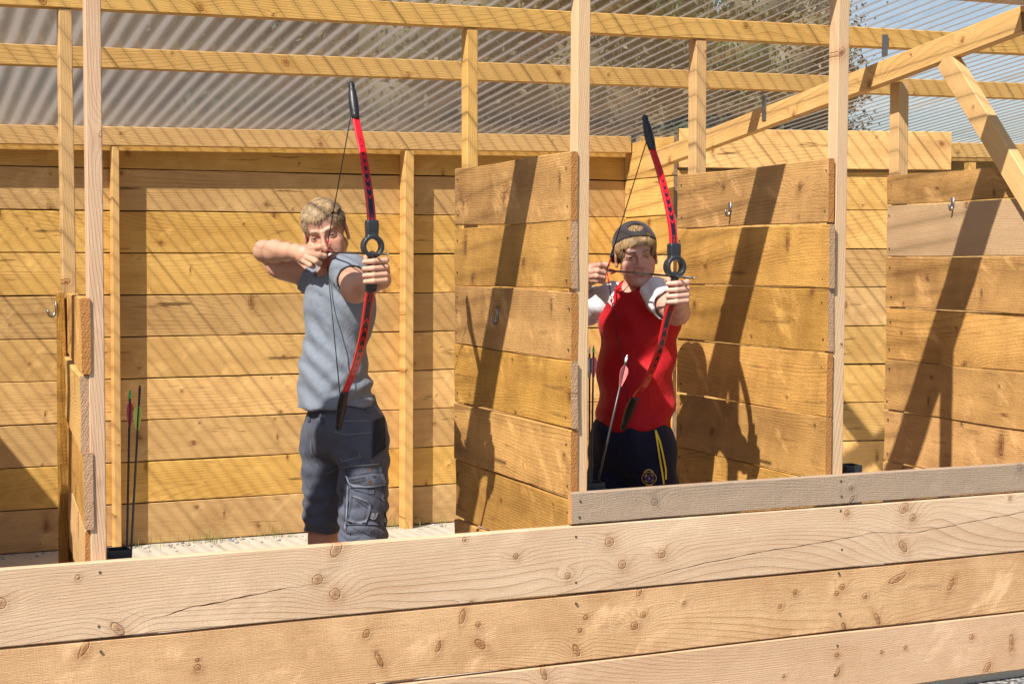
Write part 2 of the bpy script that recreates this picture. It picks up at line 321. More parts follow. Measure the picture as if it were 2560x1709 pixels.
# ------------------------------------------------------------------ ground, floor, sky side
def sheet(name, x0, x1, y0, y1, z, mat, kind='structure', label=None):
    return tag(mesh_obj(name, [(x0,y0,z),(x1,y0,z),(x1,y1,z),(x0,y1,z)], [(0,1,2,3)], mat), label=label, kind=kind)
def gravel_mat():
    k = NT('gravel'); tc = k.new('TexCoord')
    v = k.new('TexVoronoi', {'Vector': tc.outputs['Object'], 'Scale': 55.0}); sc = k.new('SeparateColor', {0: v.outputs['Color']})
    c = k.mix(sc.outputs[0], (.16,.17,.19), (.46,.43,.39)); c = k.mix(k.mapr(v.outputs['Distance'], .3, .75), c, (.06,.055,.05))
    k.set(k.b.inputs['Base Color'], c); k.b.inputs['Roughness'].default_value = .85
    b = k.new('Bump', {'Height': v.outputs['Distance'], 'Strength': .8, 'Distance': -.012}); k.set(k.b.inputs['Normal'], b); return k.m
def concrete_mat():
    k = NT('brushed_concrete'); tc = k.new('TexCoord'); sp = k.new('SeparateXYZ', {0: tc.outputs['Object']})
    n = k.noise(tc.outputs['Object'], 5, 5, .6); br = k.noise(k.comb(k.math('MULTIPLY', k.math('ADD', sp.outputs[0], k.math('MULTIPLY', sp.outputs[1], .25)), 120.0), k.math('MULTIPLY', sp.outputs[1], 3.0), 0.0), 1, 3, .6)
    c = k.mix(n, (.40,.355,.285), (.58,.53,.44)); c = k.mix(k.mapr(br, .3, .7, 0.0, .35), c, (.46,.40,.32))
    k.set(k.b.inputs['Base Color'], c); k.b.inputs['Roughness'].default_value = .85
    b = k.new('Bump', {'Height': k.math('ADD', br, n), 'Strength': .5, 'Distance': .004}); k.set(k.b.inputs['Normal'], b); return k.m
M['gravel'] = gravel_mat(); M['concrete'] = concrete_mat()
sheet('gravel_ground', -150, 150, -100, 200, -.03, M['gravel'])
fl = MB(); fl.box((-.9, 4.425, -.2), (7.4, 8.6, 0.0)); tag(fl.build('concrete_floor', M['concrete']), kind='structure')

# ------------------------------------------------------------------ low front wall
fw = tag(empty('front_wall', (2.8, YF, 0)), 'low horizontal board wall of pale pine across the foreground', 'wall')
def wpart(o, root):
    o.parent = root; o.matrix_parent_inverse = Matrix.Translation(-Vector(root.location)); return o
def crack_board(L, Wd, T, cracks, seed):
    """board whose face really splits: cracks are (x, z, width) polylines in board space, one after the other along x"""
    r = np.random.default_rng(seed); ht, hw = T/2, Wd/2
    xs = sorted(set(list(np.linspace(-L/2, L/2, 30)) + [c for cr in cracks for c in np.linspace(cr[0][0], cr[-1][0], 40)]))
    V = []; F = []
    for x in xs:
        zc, wd = 0.0, 0.0
        for cr in cracks:
            if cr[0][0] <= x <= cr[-1][0]:
                zc = float(np.interp(x, [p[0] for p in cr], [p[1] for p in cr])); wd = float(np.interp(x, [p[0] for p in cr], [p[2] for p in cr]))
                zc += .0012*math.sin(47*x)+.0008*math.sin(113*x); wd *= .8+.35*math.sin(61*x+1)
        dep = min(.022, wd*6)
        e = .0012*math.sin(3.1*x+seed)
        V += [(x,-ht,-hw+.003),(x,-ht,zc-wd/2),(x,-ht+dep,zc),(x,-ht-.0006*(wd>0),zc+wd/2),(x,-ht,hw-.003+e),(x,-ht+.003,hw+e),(x,ht,hw),(x,ht,-hw),(x,-ht+.003,-hw)]
    n = 9
    for i in range(len(xs)-1):
        for j in range(n):
            j2 = (j+1) % n; F.append((i*n+j, (i+1)*n+j, (i+1)*n+j2, i*n+j2))
    F.append(tuple(range(n))); F.append(tuple((len(xs)-1)*n+j for j in range(n))[::-1])
    return V, F
x1 = X1; Lf = X1-X0; xc = XC; rowc = ROWC
cr1 = []; cr2 = []
for (u, v, w) in ((375,1547,.0005),(430,1532,.003),(470,1519,.0052),(560,1502,.0055),(670,1478,.004),(760,1462,.0006)):
    px, pz = face_xz(u, v, YF); cr1.append((px-xc, pz-rowc[2], w))
for (u, v, w) in ((1560,1462,.0004),(1660,1432,.0022),(1720,1416,.004),(1900,1379,.004),(2050,1356,.0035),(2190,1330,.0025),(2290,1331,.003),(2420,1305,.0035),(2560,1279,.004),(2600,1270,.003)):
    px, pz = face_xz(u, v, YF); cr2.append((px-xc, pz-rowc[2], w))
V, F = crack_board(Lf, .219, TF, [cr1, cr2], 3)
o = mesh_obj('plank', V, F, M['front']); o.location = (xc, YF+TF/2, rowc[2]); wpart(o, fw)
for zc, mm, dy in ((rowc[1], M['front2'], .004), (rowc[0], M['front3'], .001)):
    wpart(board('plank', Lf, .218, TF, mm, (xc, YF+TF/2+dy, zc), wav=.0015, nseg=40), fw)
gb0 = GB0
o = wpart(board('plank', x1-gb0, .103, TF, M['grey'], ((gb0+x1)/2, YF+TF/2+.001, .733), wav=.001, nseg=30), fw); o['label'] = 'grey weathered narrow top board'
sc = MB()
for u, v in ((250,1430),(252,1628),(247,1565),(1440,1341),(1440,1455),(1441,1508),(2103,1202),(2104,1240),(2102,1276),(2105,1373),(2098,1432),(2100,1533),(2094,1613),(2087,1686),(1451,1252),(1449,1292)):
    px, pz = face_xz(u, v, YF-.001)
    sc.tube([(px, YF-.0012, pz), (px, YF+.004, pz)], .0042, 8)
o = sc.build('screw_heads', M['screw']); o['kind'] = 'stuff'; wpart(o, fw)

# ------------------------------------------------------------------ back wall with plate and studs
YB = 8.252
bw = tag(empty('back_wall', (2.0, YB, 0)), 'long golden plank back wall of the shelter, left of the step', 'wall')
for k in range(10):
    L = 5.0; wd = .2195
    wpart(board('plank', L, wd, .025, M['back'], (1.78, YB+.0125+random.uniform(0,.003), .003+.225*k+.1125), (0, R_(random.uniform(-.05,.05)), 0), wav=.0012, nseg=24), bw)
gap_blocker = MB(); gap_blocker.box((-.72, YB+.030, -.02), (4.24, YB+.034, 2.26))  # added dark sheet that stops light leaking through the plank gaps
M['gap_blocker'] = simple('gap_blocker_black', (.02,.02,.02), .9)
wpart(gap_blocker.build('added_gap_blocker', M['gap_blocker']), bw)
def plate_z(x): return 2.232 + .0155*(x-.62)
wpart(beam('wall_plate', (-.8, 8.176, plate_z(-.8)-.05), (4.24, 8.176, plate_z(4.24)-.05), .098, .05, M['frame'], nseg=12), bw)
for a, b in ((1.170, 1.207), (2.795, 2.848)):
    wpart(post('stud', a, b, 8.155, 8.250, 0.0, plate_z(a)-.103, M['frame'], lean=R_(.4)), bw)
# the wall's stepped section further right: a return and a skewed face
CX, CY = 4.25, 7.64
ang = R_(-15)
rw = tag(empty('stepped_wall', (CX, CY, 0)), 'right-hand plank back wall standing forward under a wide top plank', 'wall')
for k in range(10):
    z = -.012+.2265*k+.1125
    if k < 10: wpart(board('plank', 8.25-CY-.004, .221, .024, M['back'], (CX+.012, (CY+8.25)/2, z), ALONG_Y, wav=.0015, cup=.001), rw)
dirx, diry = math.cos(ang), math.sin(ang)
def skew(s, dpt, z): return (CX+.03 + dirx*s - diry*dpt*-1*-1, CY + diry*s + dirx*dpt, z)
for k in range(10):
    z = .027+.2257*k - .1125
    wpart(board('plank', 2.9, .2195, .024, M['back'], (CX+.024+dirx*1.45-diry*.012, CY+diry*1.45+dirx*.012, z), (0,0,ang), wav=.0015, nseg=14), rw)
wpart(board('plank', 1.64, .222, .028, M['back'], (CX+.024+dirx*.82+diry*.016, CY+diry*.82-dirx*.016, 2.181), (0,0,ang), nseg=8), rw)
for s in (.5, 1.15, 1.8, 2.6):
    wpart(board('stud', 2.1, .045, .07, M['frame'], (CX+.024+dirx*s-diry*.062, CY+diry*s+dirx*.062, 1.07), (R_(0), R_(-90), ang)), rw)
wpart(beam('wall_plate', (4.3, 8.176, plate_z(4.3)-.05), (8.4, 8.176, plate_z(8.4)-.05), .098, .05, M['frame'], nseg=12), rw)
fb = MB(); c0 = (CX+.024-diry*.028, CY+dirx*.028); c1 = (c0[0]+dirx*2.9, c0[1]+diry*2.9)
fb.add([(c0[0],c0[1],0),(c1[0],c1[1],0),(c1[0]-diry*.004,c1[1]+dirx*.004,0),(c0[0]-diry*.004,c0[1]+dirx*.004,0),(c0[0],c0[1],2.03),(c1[0],c1[1],2.03),(c1[0]-diry*.004,c1[1]+dirx*.004,2.03),(c0[0]-diry*.004,c0[1]+dirx*.004,2.03)],[(0,3,2,1),(4,5,6,7),(0,1,5,4),(1,2,6,5),(2,3,7,6),(3,0,4,7)])
fb.box((CX+.028, CY+.06, 0), (CX+.032, 8.25, 2.2))
wpart(fb.build('added_gap_blocker', M['gap_blocker']), rw)  # sheets added behind the stepped wall to keep its gaps black
# far plain wall behind, closing the back to the right
fbw = tag(empty('rear_wall', (6.4, YB, 0)), 'plank wall far right behind the stepped section', 'wall')
for k in range(10):
    wpart(board('plank', 4.1, .2195, .025, M['back'], (6.35, YB+.0125, .003+.225*k+.1125), wav=.0012, nseg=14), fbw)
# left end wall, just outside the frame, whose shadow crosses the back wall
lw = tag(empty('end_wall', (-.45, 6.3, 0)), 'plank end wall closing the left side of the shelter', 'wall')
for k in range(9):
    wpart(board('plank', 3.72, .2195, .025, M['back'], (-.455, 6.36, .003+.225*k+.1125), ALONG_Y, wav=.001), lw)

# ------------------------------------------------------------------ partitions
def hook(parent, x, y, z, s=1.0):
    """J shaped steel hook screwed to a face that looks to -X"""
    mb = MB(); mb.box((x-.003, y-.009, z-.03*s), (x, y+.009, z+.045*s))
    pts = [(x-.004, y, z-.02*s)]
    for i in range(11):
        a = math.pi*(i/10.0); pts.append((x-.004-.028*s*(1-math.cos(a))/1.0*.72, y-.012*(i/10), z-.022*s-.026*s*math.sin(a)))
    pts.append((pts[-1][0]-.006*s, y-.014, z-.008*s))
    mb.tube(pts, .0048, 8)
    o = mb.build('hook', M['steel'], None, True); wpart(o, parent)
def partition(label, X, yf, yr, top, n, T=.024, pitch=.2255, mats=None, seed=0, warp=.004, fj=.008):
    r = random.Random(seed)
    root = tag(empty('partition', (X, (yf+yr)/2, 0)), label, 'partition')
    for i in range(n):
        zc = top - pitch*(i+.5)
        if zc - pitch/2 < -.02: break
        a = yf + r.uniform(-fj, fj); b = yr + r.uniform(-.004, .004); L = b-a
        mt = (mats or {}).get(i, M['part'])
        wpart(board('plank', L, pitch-.0045, T, mt, (X+T/2+r.uniform(-.002,.003), (a+b)/2, zc), (R_(r.uniform(-.5,.5)), 0, R_(90)), nseg=9, wav=warp*.6, cup=r.uniform(-.004,.005), bow=.004), root)
        _b = root.children[-1]; _b.rotation_euler = Euler((R_(r.uniform(-.6,.6)), R_(r.uniform(-.5,.5)), R_(90)))
    return root
p1 = tag(empty('partition', (.585, 4.94, 0)), 'low golden plank partition seen almost edge-on beside the left post', 'partition')
_sk = math.atan2(.076, 1.045); _rr = random.Random(3); _top = 1.428
for i in range(7):
    a_ = _rr.uniform(-.012, .012); L_ = 1.045-a_; zc = _top-.2215*(i+.5)
    if zc < .05: break
    off_ = _rr.uniform(-.006, .006); ym = 4.42+a_+L_/2; xm_ = .546+.013+off_+(ym-4.42)*.0727
    wpart(board('plank', L_, .217, .026, M['part3'] if i % 2 else M['part'], (xm_, ym, zc), (0, R_(_rr.uniform(-.5,.5)), R_(90)-_sk), nseg=9, wav=.004, cup=_rr.uniform(-.004,.004), bow=.004), p1)
wpart(post('batten', .586, .614, 5.395, 5.455, 0, 1.425, M['part'], wav=.003), p1)
hook(p1, .584, 5.40, 1.37, .56)
p2 = partition('golden plank partition between the two archers', 2.079, 4.415, 5.475, 1.8885, 9, seed=11)
hook(p2, 2.078, 5.035, 1.335, .56)
p3 = partition('brown stained plank partition right of the archer in red', 3.071, 4.412, 5.490, 1.8895, 9, seed=23)
hook(p3, 3.070, 5.07, 1.735, .56)
p4 = partition('plank partition at the far right edge with a pinkish second board', 4.112, 4.42, 5.478, 1.905-.0, 9, seed=31, mats={0: M['part'], 1: M['part2']})
hook(p4, 4.111, 5.035, 1.77, .56)
# first board of the far right partition is only half width: trim by lifting the rest
kids = sorted([c for c in p4.children if c.name.startswith('plank')], key=lambda c: -c.location.z)
for i, c in enumerate(kids):
    if i == 0: c.scale.z = .56; c.location.z = 1.905-.063
    else: c.location.z += .099

for pr_, X_, ya, yb in ((p2, 2.0775, 4.44, 5.445), (p3, 3.0695, 4.44, 5.46), (p4, 4.1105, 4.45, 5.45)):
    mb = MB(); rr_ = random.Random(int(X_*100))
    for c in pr_.children:
        if not c.name.startswith('plank'): continue
        for yy in (ya, yb):
            for dz in (-.07, .065):
                y_ = yy+rr_.uniform(-.012,.012); z_ = c.location.z+dz*c.scale.z+rr_.uniform(-.012,.012); mb.tube([(X_-.0015, y_, z_), (X_+.006, y_, z_)], .0030, 7)
    o = mb.build('screw_heads', M['screw']); o['kind'] = 'stuff'; wpart(o, pr_)
# ------------------------------------------------------------------ posts, beams, braces
def solo(o, label, cat, group=None): return tag(o, label, cat, group)
solo(post('front_post', .566, .610, 4.420, 4.475, 0, 2.62, M['post2'], lean=R_(.2)), 'leftmost pale front post standing free beside the low partition', 'post', 'front posts')
solo(post('front_post', 2.100, 2.146, 4.420, 4.475, 0, 2.62, M['post'], lean=R_(.3)), 'pale front post between the two archers at the middle partition', 'post', 'front posts')
solo(post('front_post', 3.100, 3.147, 4.420, 4.475, 0, 2.62, M['post'], lean=R_(.3)), 'pale front post at the partition right of the archer in red', 'post', 'front posts')
solo(post('front_post', 4.138, 4.184, 4.420, 4.475, 0, 2.62, M['post']), 'front post just past the right edge carrying the diagonal brace', 'post', 'front posts')
solo(post('rear_post', .615, .660, 5.465, 5.535, 0, 2.405, M['frame']), 'slim golden upright behind the leftmost front post', 'post', 'rear posts')
solo(post('rear_post', 2.132, 2.176, 5.465, 5.530, 0, 2.428, M['frame']), 'golden upright at the rear end of the middle partition', 'post', 'rear posts')
solo(post('rear_post', 3.142, 3.192, 5.465, 5.530, 0, 2.443, M['frame']), 'golden upright above the bow of the archer in red', 'post', 'rear posts')
solo(post('rear_post', 4.160, 4.214, 5.465, 5.530, 0, 2.318, M['frame']), 'golden upright holding up the sloping rafter', 'post', 'rear posts')
def purlin_z(x, y): return 2.514 + .0155*(x-2.11) - .0962*(y-5.46)
for yy, lab, xa, xb in ((5.46, 'upper front purlin running the whole width above the uprights', -.9, 8.2), (6.38, 'second purlin below it, jointed near the rafter', -.9, 8.2)):
    solo(beam('purlin', (xa, yy+.025, purlin_z(xa,yy)-.0425), (xb, yy+.025, purlin_z(xb,yy)-.0425), .083, .05, M['frame'], nseg=14), lab, 'beam', 'roof purlins')
def raf_z(y): return 2.430 - .12*(y-5.265)
rf = solo(beam('rafter', (4.088, 4.60, raf_z(4.6)-.052), (4.088, 7.62, raf_z(7.62)-.052), .100, .046, M['frame'], nseg=10), 'sloping golden rafter crossing the upper right corner', 'beam')
br = MB(); br.box((4.060, 5.452, 2.425), (4.088, 5.457, 2.515)); br.box((4.060, 5.425, 2.418), (4.064, 5.457, 2.425))
def wchild(o, root):
    bpy.context.view_layer.update(); o.parent = root; o.matrix_parent_inverse = root.matrix_world.inverted(); return o
brb = MB(); brb.box((4.0605, 6.38, 2.225), (4.0645, 6.415, 2.345)); brb.box((4.005, 6.38, 2.345), (4.0645, 6.42, 2.349))
wchild(br.build('bracket', M['steel']), rf); wchild(brb.build('bracket', M['steel']), rf)
solo(beam('brace', (4.088, 4.43, 1.63), (4.088, 5.055, 2.360), .095, .046, M['frame']), 'diagonal brace at the right edge below the rafter', 'beam')
solo(beam('header_beam', (-.9, 4.507, 2.520), (8.2, 4.507, 2.520+.0155*5.0), .135, .062, M['post'], nseg=12), 'weathered header beam along the top edge of the opening', 'beam')

solo(beam('added_shadow_board', (-.9, 4.375, 2.60), (8.2, 4.375, 2.60+.0155*9.1), .16, .025, M['post'], nseg=12), 'unseen board added above the opening to widen the header shadow', 'beam')  # added out of view; broadens the shadow band on the partitions

# ------------------------------------------------------------------ corrugated clear roof
def roof_mat():
    k = NT('clear_corrugated_sheet'); tc = k.new('TexCoord'); sp = k.new('SeparateXYZ', {0: tc.outputs['Object']})
    x, y = sp.outputs[0], sp.outputs[1]
    dirt = k.noise(k.comb(k.math('MULTIPLY', x, 9.0), k.math('MULTIPLY', y, 2.2), 0.0), 1, 5, .65)
    streak = k.noise(k.comb(k.math('MULTIPLY', x, 42.0), k.math('MULTIPLY', y, .5), 0.0), 1, 3, .6)
    lw = k.new('LayerWeight', {'Blend': .40})
    dust = k.new('BsdfTranslucent', {'Color': (.275,.25,.23,1)}); dif = k.new('BsdfDiffuse', {'Color': (.36,.33,.31,1)})
    d2 = k.new('MixShader', {0: .5}); k.set(d2.inputs[1], dust); k.set(d2.inputs[2], dif)
    fine = k.noise(k.comb(k.math('MULTIPLY', x, 95.0), k.math('MULTIPLY', y, .8), 0.0), 1, 2, .6)
    st = k.math('ADD', k.math('MULTIPLY', k.mapr(streak, .42, .64), .55), k.math('MULTIPLY', k.mapr(fine, .60, .56), .45), clamp=True)
    tr = k.new('BsdfTransparent', {'Color': k.mix(st, (.93,.93,.92), (1.0,1.0,1.0))})  # clearer streaks in the tint stand in for sunlight focused by the corrugations
    gl = k.new('BsdfGlossy', {'Color': (.9,.9,.92,1), 'Roughness': .15})
    fac = k.mapr(lw.outputs['Facing'], .44, .74)       # the film of dust looks denser the flatter one looks along the sheet
    body = k.new('MixShader', {0: k.math('ADD', k.math('MULTIPLY', k.mapr(dirt, .30, .75), .07), k.math('MULTIPLY', fac, .93), clamp=True)}); k.set(body.inputs[1], tr); k.set(body.inputs[2], d2)
    fin = k.new('MixShader', {0: k.math('MULTIPLY', lw.outputs['Fresnel'], .14)}); k.set(fin.inputs[1], body); k.set(fin.inputs[2], gl)
    k.set(k.out.inputs['Surface'], fin); return k.m
M['roof'] = roof_mat()
roof = tag(empty('roof', (3, 6, 2.5)), 'clear corrugated plastic sheets roofing the shelter', 'roof')
pitchc = .0775; ncor = 12
xs0 = -1.0; idx = 0
while xs0 < 8.0:
    w = ncor*pitchc; ys = [4.43, 5.4, 6.4, 7.4, 8.42]; per = 10
    nx = ncor*per+1+4
    V = []; F = []
    for j, yy in enumerate(ys):
        for i in range(nx):
            xx = i*pitchc/per
            V.append((xx, yy, purlin_z(xs0+xx, yy)+.0115+.0085*math.cos(2*math.pi*xx/pitchc)+.0015*(idx % 2)))
    for j in range(len(ys)-1):
        for i in range(nx-1): F.append((j*nx+i, j*nx+i+1, (j+1)*nx+i+1, (j+1)*nx+i))
    o = mesh_obj('roof_sheet', V, F, M['roof'], None, True); o.location = (xs0, 0, 0); wpart(o, roof)
    xs0 += w; idx += 1

# ------------------------------------------------------------------ trees behind
def leaf_mat(name, a, b):
    k = NT(name); oi = k.new('ObjectInfo'); g = k.new('NewGeometry'); tc = k.new('TexCoord')
    f = k.noise(tc.outputs['Object'], 1.3, 3, .6)
    c = k.mix(k.math('ADD', k.math('MULTIPLY', g.outputs['Random Per Island'], .6), k.math('MULTIPLY', f, .5)), a, b)
    k.set(k.b.inputs['Base Color'], c); k.b.inputs['Roughness'].default_value = .6
    k.b.inputs['Transmission Weight'].default_value = 0; return k.m
M['leafa'] = leaf_mat('leaf_green', (.02,.045,.012), (.085,.115,.035)); M['leafb'] = leaf_mat('leaf_olive', (.05,.05,.02), (.14,.12,.06))
M['bark'] = simple('bark', (.10,.075,.05), .9, noise=.4, nscale=14, bump=.6, bscale=30)
# ------------------------------------------------------------------ quivers made of square pipe, and arrows
def arrow_tube(x0, x1, y0, y1, z, label):
    mb = MB(); t = .003
    mb.box((x0,y0,0),(x1,y0+t,z)); mb.box((x0,y1-t,0),(x1,y1,z)); mb.box((x0,y0+t,0),(x0+t,y1-t,z)); mb.box((x1-t,y0+t,0),(x1,y1-t,z)); mb.box((x0+t,y0+t,0),(x1-t,y1-t,.004))
    tag(mb.build('arrow_tube', M['tube']), label, 'quiver', 'square arrow tubes by the posts')
arrow_tube(.620, .686, 4.480, 4.546, .686, 'black square arrow tube with two arrows by the left post')
arrow_tube(2.170, 2.238, 4.480, 4.546, .795, 'black square arrow tube with three arrows by the middle post')
arrow_tube(3.205, 3.271, 4.480, 4.546, .800, 'empty black square arrow tube by the right post')
def vane_mat(n, c): return simple(n, c, .5, noise=.1)
M['vred'] = vane_mat('red_vane', (.65,.05,.045)); M['vwhite'] = vane_mat('white_vane', (.75,.75,.75)); M['vyel'] = vane_mat('yellow_vane', (.55,.62,.10)); M['vcoral'] = vane_mat('coral_vane', (.75,.16,.15)); M['vgrey'] = vane_mat('grey_vane', (.12,.12,.13))
M['nwhite'] = simple('white_nock', (.8,.8,.8), .35); M['ngreen'] = simple('green_nock', (.02,.5,.10), .35)
def arrow(name, nock, tip, label, nock_mat, vanes, r=.0034, tipmat=None, group='arrows', vlen=.075, voff=.035, van=None, vh=.011):
    a = Vector(nock); b = Vector(tip); d = b-a; L = d.length; d.normalize()
    root = tag(empty(name, a), label, 'arrow', group)
    mb = MB(); mb.tube([d*.018, d*(L-.02)], r, 8); mb.build('shaft', M['carbon'], root, True)
    nb = MB(); s_ = d.orthogonal().normalized()
    nb.tube([d*.008, d*.024], r*1.12, 8); nb.tube([s_*r*.7, d*.010+s_*r*.7], r*.42, 6); nb.tube([-s_*r*.7, d*.010-s_*r*.7], r*.42, 6); nb.build('nock', nock_mat, root, True)
    tb = MB(); tb.tube([d*(L-.022), d*(L-.008), d*L], [r*1.05, r*1.0, r*.3], 8); tb.build('point', tipmat or M['steel'], root, True)
    e1 = d.orthogonal().normalized(); e2 = d.cross(e1)
    for i, (vm, angd) in enumerate(vanes):
        w = R_(angd); n = e1*math.cos(w)+e2*math.sin(w); t = d.cross(n)*.0005
        prof = [(0,0),(.12,.75),(.3,1),(.6,.72),(.9,.25),(1,0)]; Vv = []
        for p, h in prof:
            for sgn in (1,-1): Vv.append(d*(voff+vlen*p)+n*(r*.8)+t*sgn); Vv.append(d*(voff+vlen*p)+n*(r*.8+vh*h)+t*sgn)
        Ff = []
        for j in range(len(prof)-1):
            q = j*4; Ff += [(q,q+4,q+5,q+1),(q+2,q+3,q+7,q+6),(q+1,q+5,q+7,q+3)]
        mesh_obj('vane', Vv, Ff, vm, root)
    return root
def A(u, v, D): return Vector(at(u, v, D))
def dep(x, y): return x*FV[0]+y*FV[1]
DL = dep(.655, 4.515); DM = dep(2.205, 4.515)
gq = 'arrows standing in the tubes'
arrow('arrow', A(325,975,DL+.01), (.660,4.525,.02), 'black arrow with green nock and red and white vanes in the left tube', M['ngreen'], [(M['vred'],0),(M['vwhite'],100),(M['vred'],200)], group=gq, vh=.012)
arrow('arrow', A(350,963,DL+.02), (.652,4.535,.02), 'black arrow with yellow-green vanes leaning right in the left tube', M['blackp'], [(M['vyel'],60),(M['vyel'],180),(M['vyel'],300)], group=gq, tipmat=M['blackp'], voff=.06, vh=.014)
arrow('arrow', A(1474,866,DM+.01), (2.190,4.50,.02), 'black arrow with white nock and white vane nearest the middle post', M['nwhite'], [(M['vgrey'],200),(M['vwhite'],0),(M['vwhite'],100)], group=gq)
arrow('arrow', A(1484,864,DM+.03), (2.200,4.53,.02), 'black arrow with green nock and coral vane in the middle tube', M['ngreen'], [(M['vcoral'],0),(M['vcoral'],120),(M['vcoral'],240)], group=gq)
arrow('arrow', A(1568,887,DM-.02), at(1487,1222,DM-.0)-np.array([.0,.0,.18])-RV*.035, 'grey arrow with white nock and coral vane leaning across the red shirt', M['nwhite'], [(M['vcoral'],20),(M['vcoral'],150),(M['vcoral'],270)], group=gq, r=.0038, vh=.014)

# ------------------------------------------------------------------ organic shapes: signed distance fields meshed with surface nets
def _n(v): return np.sqrt((v*v).sum(-1))
def RC(a, b, ra, rb, op='u', k=.01):
    a = np.asarray(a, float); b = np.asarray(b, float); ba = b-a; L2 = ba@ba+1e-12
    def f(P):
        h = np.clip(((P-a)@ba)/L2, 0, 1); return _n(P-a-h[...,None]*ba) - (ra+(rb-ra)*h)
    return dict(f=f, c=(a+b)/2, r=math.sqrt(L2)/2+max(ra, rb), op=op, k=k)
def EL(c, r, rot=None, op='u', k=.01):
    c = np.asarray(c, float); r = np.asarray(r, float); Rm = np.eye(3) if rot is None else np.asarray(rot)
    def f(P):
        q = (P-c)@Rm; k0 = _n(q/r); k1 = _n(q/(r*r)); return k0*(k0-1)/np.maximum(k1, 1e-9)
    return dict(f=f, c=c, r=float(r.max()), op=op, k=k)
def BX(c, h, rot=None, rd=.004, op='u', k=.008):
    c = np.asarray(c, float); h = np.asarray(h, float)-rd; Rm = np.eye(3) if rot is None else np.asarray(rot)
    def f(P):
        q = np.abs((P-c)@Rm)-h; return _n(np.maximum(q, 0)) + np.minimum(q.max(-1), 0) - rd
    return dict(f=f, c=c, r=float(np.linalg.norm(h))+rd, op=op, k=k)
def CUT(p, *planes):
    g = p['f']; q = dict(p)
    def f(P):
        d = g(P)
        for nrm, pt in planes: d = np.maximum(d, (P-np.asarray(pt))@np.asarray(nrm))
        return d
    q['f'] = f; return q
def fold(prims, P):
    d = np.full(P.shape[:-1], 9.0)
    for p in prims:
        e = p['f'](P); k = p['k']
        if p['op'] == 'u':
            h = np.clip(.5+.5*(d-e)/k, 0, 1); d = d*(1-h)+e*h - k*h*(1-h)
        elif p['op'] == 's':
            h = np.clip(.5-.5*(d+e)/k, 0, 1); d = d*(1-h)-e*h + k*h*(1-h)
        else:
            d = np.maximum(d, e)
    return d
def axis(*segs):
    out = [segs[0][0]]
    for a, b, st in segs:
        n = max(1, int(round((b-a)/st))); out += list(a+(b-a)*np.arange(1, n+1)/n)
    return np.array(out)
